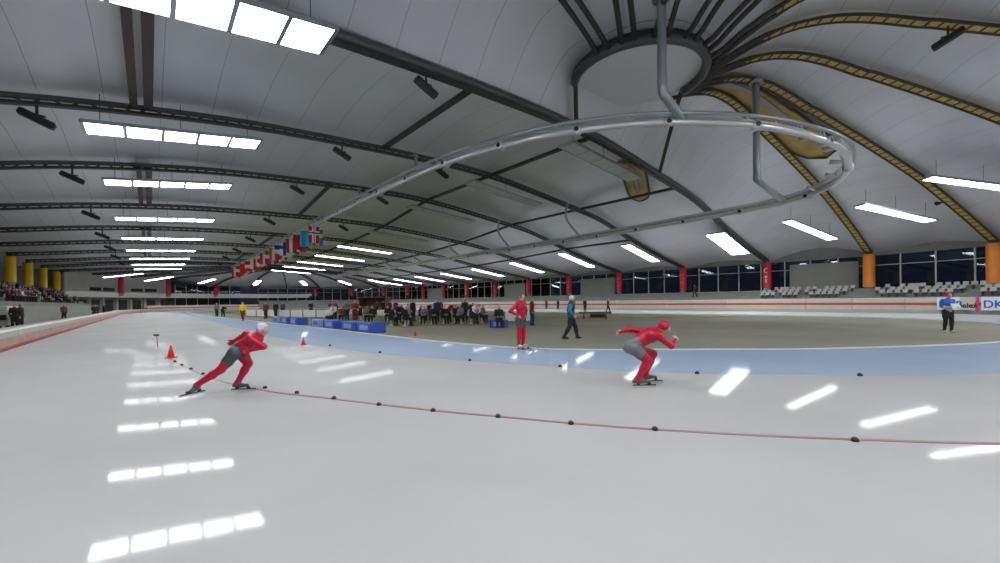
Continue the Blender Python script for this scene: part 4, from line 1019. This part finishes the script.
stand_list = [
 (585, 312, 'standing', 'black', 'black', -1.2, 'person in black standing by the far ice, left one of the two'), (608, 312, 'walking', 'black', 'black', -.3, 'person in black standing by the far ice, right one of the two'),
 (243, 321, 'walking', 'yellow', 'dark red', -1.4, 'person in bright yellow jacket and dark red trousers beyond the left skater'),
 (223, 317, 'bending forward', 'black', 'black', -.4, 'person in black bending forward left of the yellow jacket'), (217, 317, 'standing', 'grey', 'black', -1.5, 'person in grey top left of the yellow jacket'),
 (266, 319, 'standing', 'dark red', 'black', -1.6, 'person in dark red at the white boards right of the yellow jacket'), (276, 318, 'standing', 'black', 'black', -1.6, 'person in black at the white boards, second right of the yellow jacket'),
 (283, 317, 'standing', 'purple', 'black', -1.6, 'person in purple at the white boards behind the farthest blue block'), (311, 317, 'arms folded', 'black', 'dark blue', -1.5, 'person in black with folded arms above the blue blocks'),
 (331, 320, 'standing', 'dark red', 'grey', -.5, 'person in dark red and grey beside the middle blue block'), (336, 319, 'standing', 'dark red', 'black', -2.2, 'person in dark red and black beside the middle blue block'),
 (329, 324, 'sitting', 'white', 'black', -1.3, 'person in white sitting behind the blue blocks'),
 (355, 323, 'arms folded', 'dark red', 'dark red', -1.2, 'person all in dark red before the brown hut'), (377, 315, 'standing', 'brown', 'black', -1.4, 'person in brown before the brown hut, left'),
 (383, 314, 'standing', 'black', 'black', -1.0, 'person in black before the brown hut, middle'), (390, 315, 'standing', 'dark red', 'black', -2.0, 'person in dark red and black before the brown hut'), (396, 314, 'standing', 'black', 'grey', -1.6, 'person in black and grey before the brown hut, right'),
 (532, 326, 'standing', 'dark red', 'dark blue', -.4, 'person in dark red top and dark blue trousers behind the standing skater'),
]
for x, y, pose, a, b, rz, lab in stand_list:
    crowd(pose, a, b, random.randrange(4), at(x, y, .02), rz, lab, FG)
sit_list = [(391, 326, 'black'), (399, 323.5, 'dark blue'), (405, 326.5, 'black'), (409, 324, 'grey'), (413, 322, 'black'), (420, 321, 'dark red'), (428, 321, 'black'), (367, 323, 'grey'), (373, 323, 'black'), (437, 322, 'dark blue'),
 (444, 324, 'black'), (449, 322, 'dark red'), (455, 323, 'black'), (461, 324, 'grey'), (465, 322, 'black'), (471, 324, 'dark blue'), (476, 325, 'white'), (482, 323, 'grey')]
sit_list += [(388, 321.5, 'black'), (395, 319.5, 'dark red'), (403, 320, 'black'), (410.5, 318.5, 'white'), (425, 324, 'grey'), (432, 324.5, 'black'), (440, 319, 'dark red'), (457, 319.5, 'black'), (469, 319.5, 'dark blue'), (478, 320.5, 'black'), (342, 322, 'dark red'), (347, 321, 'grey'), (361, 320, 'black'), (334, 323, 'white')]
for k, (x, y, c) in enumerate(sit_list):
    pose = ['sitting', 'bending forward', 'sitting', 'sitting', 'standing'][k % 5]
    crowd(pose, c, 'black', random.randrange(4), at(x, y, .02), -1.3+random.uniform(-1.3, 1.3), 'person in %s %s among the white benches, %s from the left' % (c, 'on a stool' if pose == 'sitting' else pose, ORD[k]), FG)
    if pose == 'sitting':
        o = MB(); o.lathe((0, 0, 0), [(.17, 0), (.15, .03), (.05, .05), (.05, .36), (.18, .39), (.18, .42)], 12); q = o.build('stool', M_OFFW, None, True); q.location = at(x, y, .02); tag(q, 'small white round stool under the seated person, %s from the left' % ORD[k], 'stool', 'stools among the benches')
# seated person on a blue box
t = box_mat(17.6, 15.3, ROT_S+.5, .95, .46, .6, M_BLUEP, 'small blue block with a person sitting on it, between benches and standing skater', 'blue padded blocks at the infield edge')
crowd('sitting', 'black', 'black', 2, W(17.6, 15.3, .03), -1.5, 'person in black sitting on the small blue block', FG)
# left side walkway
for x, y, a, rz, lab in ((20, 328.5, 'black', .2, 'person in black standing behind the left pads, beside the white cart'), (15, 329, 'black', -.8, 'person in black behind the left pads, touching the white cart'), (64, 320, 'brown', -.5, 'person in brown standing by the grey stand wall'), (94, 318, 'black', -.2, 'person in black at the far end of the left pads, left one'), (97, 317.5, 'dark blue', -.9, 'person in dark blue at the far end of the left pads'), (104, 317, 'black', .9, 'person in black at the far end of the left pads, right one')):
    crowd('standing', a, 'black', 0, at(x, y, .0), rz, lab, FG)
crowd('walking', 'dark blue', 'black', 0, W(23.8, 56.6, 1.85), 2.2, 'person in dark blue on the far terrace left of the crescent column', FG)
for k, (x, y) in enumerate(((497, 309.5), (514, 309), (537, 309))):
    crowd('standing', ['dark red', 'black', 'grey'][k], 'black', 0, W(*[gnd(x, 311)[0]*1.0, 53.6], 0), 2.0, 'person in %s standing before the far crash pads, %s from the left' % (['dark red', 'black', 'grey'][k], ORD[k]), FG)
# spectators on the left stand
tops = ['black', 'dark red', 'black', 'dark blue', 'grey', 'brown', 'black', 'purple', 'white']
for r in range(1, 5):
    for i in range(40):
        s = 57 + i*1.32 + (r % 2)*.5
        dens = .85 if s < 66 else .30
        if random.random() > dens: continue
        c = random.choice(tops)
        crowd('sitting', c, 'black', random.randrange(4), W(s, TI[r][0]+.05, TI[r][1]-.02), ROT_L, 'seated spectator in %s, left stand %s row, %s from the near end' % (c, ORD[r-1], ORD[i]), 'spectators on the left stand')
# white cart with a screen
t = empty('timing_cart', W(44.5, -7.6, 0), ROT_S-.5, 'white cart with a dark screen standing behind the left pads', 'cart')
MB().box((0, 0, .75), (.9, .7, 1.0), bev=.05).build('body', M_OFFW, t)
MB().box((0, 0, 1.45), (.8, .5, .35), bev=.05).build('top_box', M_WHITE, t)
MB().box((-.47, 0, .8), (.03, .5, .4)).build('screen', M_BLACK, t); MB().box((0, -.37, .8), (.6, .03, .4)).build('screen', M_BLACK, t)
for x in (-.3, .3):
    for y in (-.28, .28): MB().tube([(x, y-.04, .12), (x, y+.04, .12)], .12, 12).build('wheel', M_BLACK, t)
# white benches / boards on the turf
def bench_proto():
    t = empty('white_bench', (0, 0, 0), 0)
    MB().box((0, 0, .45), (2.3, .42, .06), bev=.02).build('seat', M_WHITE, t)
    MB().box((0, .2, .70), (2.3, .05, .42), M=Matrix.Rotation(-.12, 3, 'X'), bev=.02).build('backrest', M_WHITE, t)
    for x in (-1.0, 1.0):
        b = MB(); b.box((x, -.12, .22), (.05, .05, .43)); b.box((x, .17, .3), (.05, .05, .6)); b.box((x, .03, .08), (.05, .34, .05)); b.build('leg', M_GALV, t)
    return t
bp = bench_proto(); fb = True
def along(x0, y0, x1, y1, n):
    a, b = at(x0, y0), at(x1, y1); n = max(1, int((b-a).length/n))
    return [(a.lerp(b, (i+.5)/n), math.atan2((b-a).y, (b-a).x)) for i in range(n)]
places = along(341, 318.5, 372, 319, 2.6) + along(378, 319.5, 440, 321, 2.6) + along(444, 321.5, 486, 322.5, 2.6)
for k, (p, rz) in enumerate(places):
    o = bp if fb else copy_tree(bp); fb = False; p.z = .02
    ppl = [q_.location for q_ in COL.objects if q_.name.startswith(('person', 'stool')) and q_.parent is None]
    def clear_of(dy):
        c_ = p+Vector((0, dy, 0)); return min(max(abs((q_-c_).x)-1.2, abs((q_-c_).y)-.35) for q_ in ppl)
    dy = max((-.5, -.9, -1.3, -1.7, .4, .8, 1.2, 1.6, 2.0), key=lambda d_: min(clear_of(d_), .35)-abs(d_)*.02)
    o.location = p+Vector((0, dy, 0)); o.rotation_euler = (0, 0, rz+math.pi)
    tag(o, 'white bench with backrest on the green turf, %s from the left' % ORD[k], 'bench', 'white benches on the turf')
def board_proto():
    t = empty('white_board', (0, 0, 0), 0)
    MB().box((0, 0, .45), (1.9, .06, .75), bev=.02).build('panel', M_WHITE, t)
    for x in (-.7, .7): MB().box((x, 0, .05), (.06, .5, .06)).build('foot', M_STEEL, t)
    return t
wb = board_proto(); fb = True
places = along(246, 317, 330, 318.5, 2.1) + along(492, 322.5, 545, 322, 2.1)
for k, (p, rz) in enumerate(places):
    o = wb if fb else copy_tree(wb); fb = False; p.z = .02; o.location = p; o.rotation_euler = (0, 0, rz)
    tag(o, 'white freestanding board at the edge of the turf, %s from the left' % ORD[k], 'board', 'white boards on the turf')
# brown hut
t = empty('judges_hut', at(375, 313, .02), -.2, 'brown wooden hut open to the track behind the people on the turf', 'hut')
MB().box((0, .9, 1.15), (4.2, .08, 2.2)).build('back_wall', M_WOODB, t)
for x in (-2.1, 2.1): MB().box((x, 0, 1.15), (.08, 1.8, 2.2)).build('side_wall', M_WOODB, t)
MB().box((0, 0, 2.32), (4.5, 2.2, .12), bev=.03).build('roof', M_WOODB, t); MB().box((0, -.85, .55), (4.2, .1, 1.0)).build('counter', M_WOODB, t)
# low frame on the turf and trestle bench right of the coach
t = empty('trestle_bench', at(595, 319, .02), -.1, 'low dark trestle bench on the grass right of the walking coach', 'bench')
MB().box((0, 0, .5), (2.6, .45, .16), bev=.02).build('top', M_WOODB, t)
MB().box((.2, 0, .25), (1.2, .3, .3), bev=.04).build('bag', M_BLACK, t)
for x in (-.9, .9):
    b = MB(); b.tube([(x, -.2, 0), (x, 0, .5), (x, .2, 0)], .04, 6); b.build('leg', M_DARK, t)
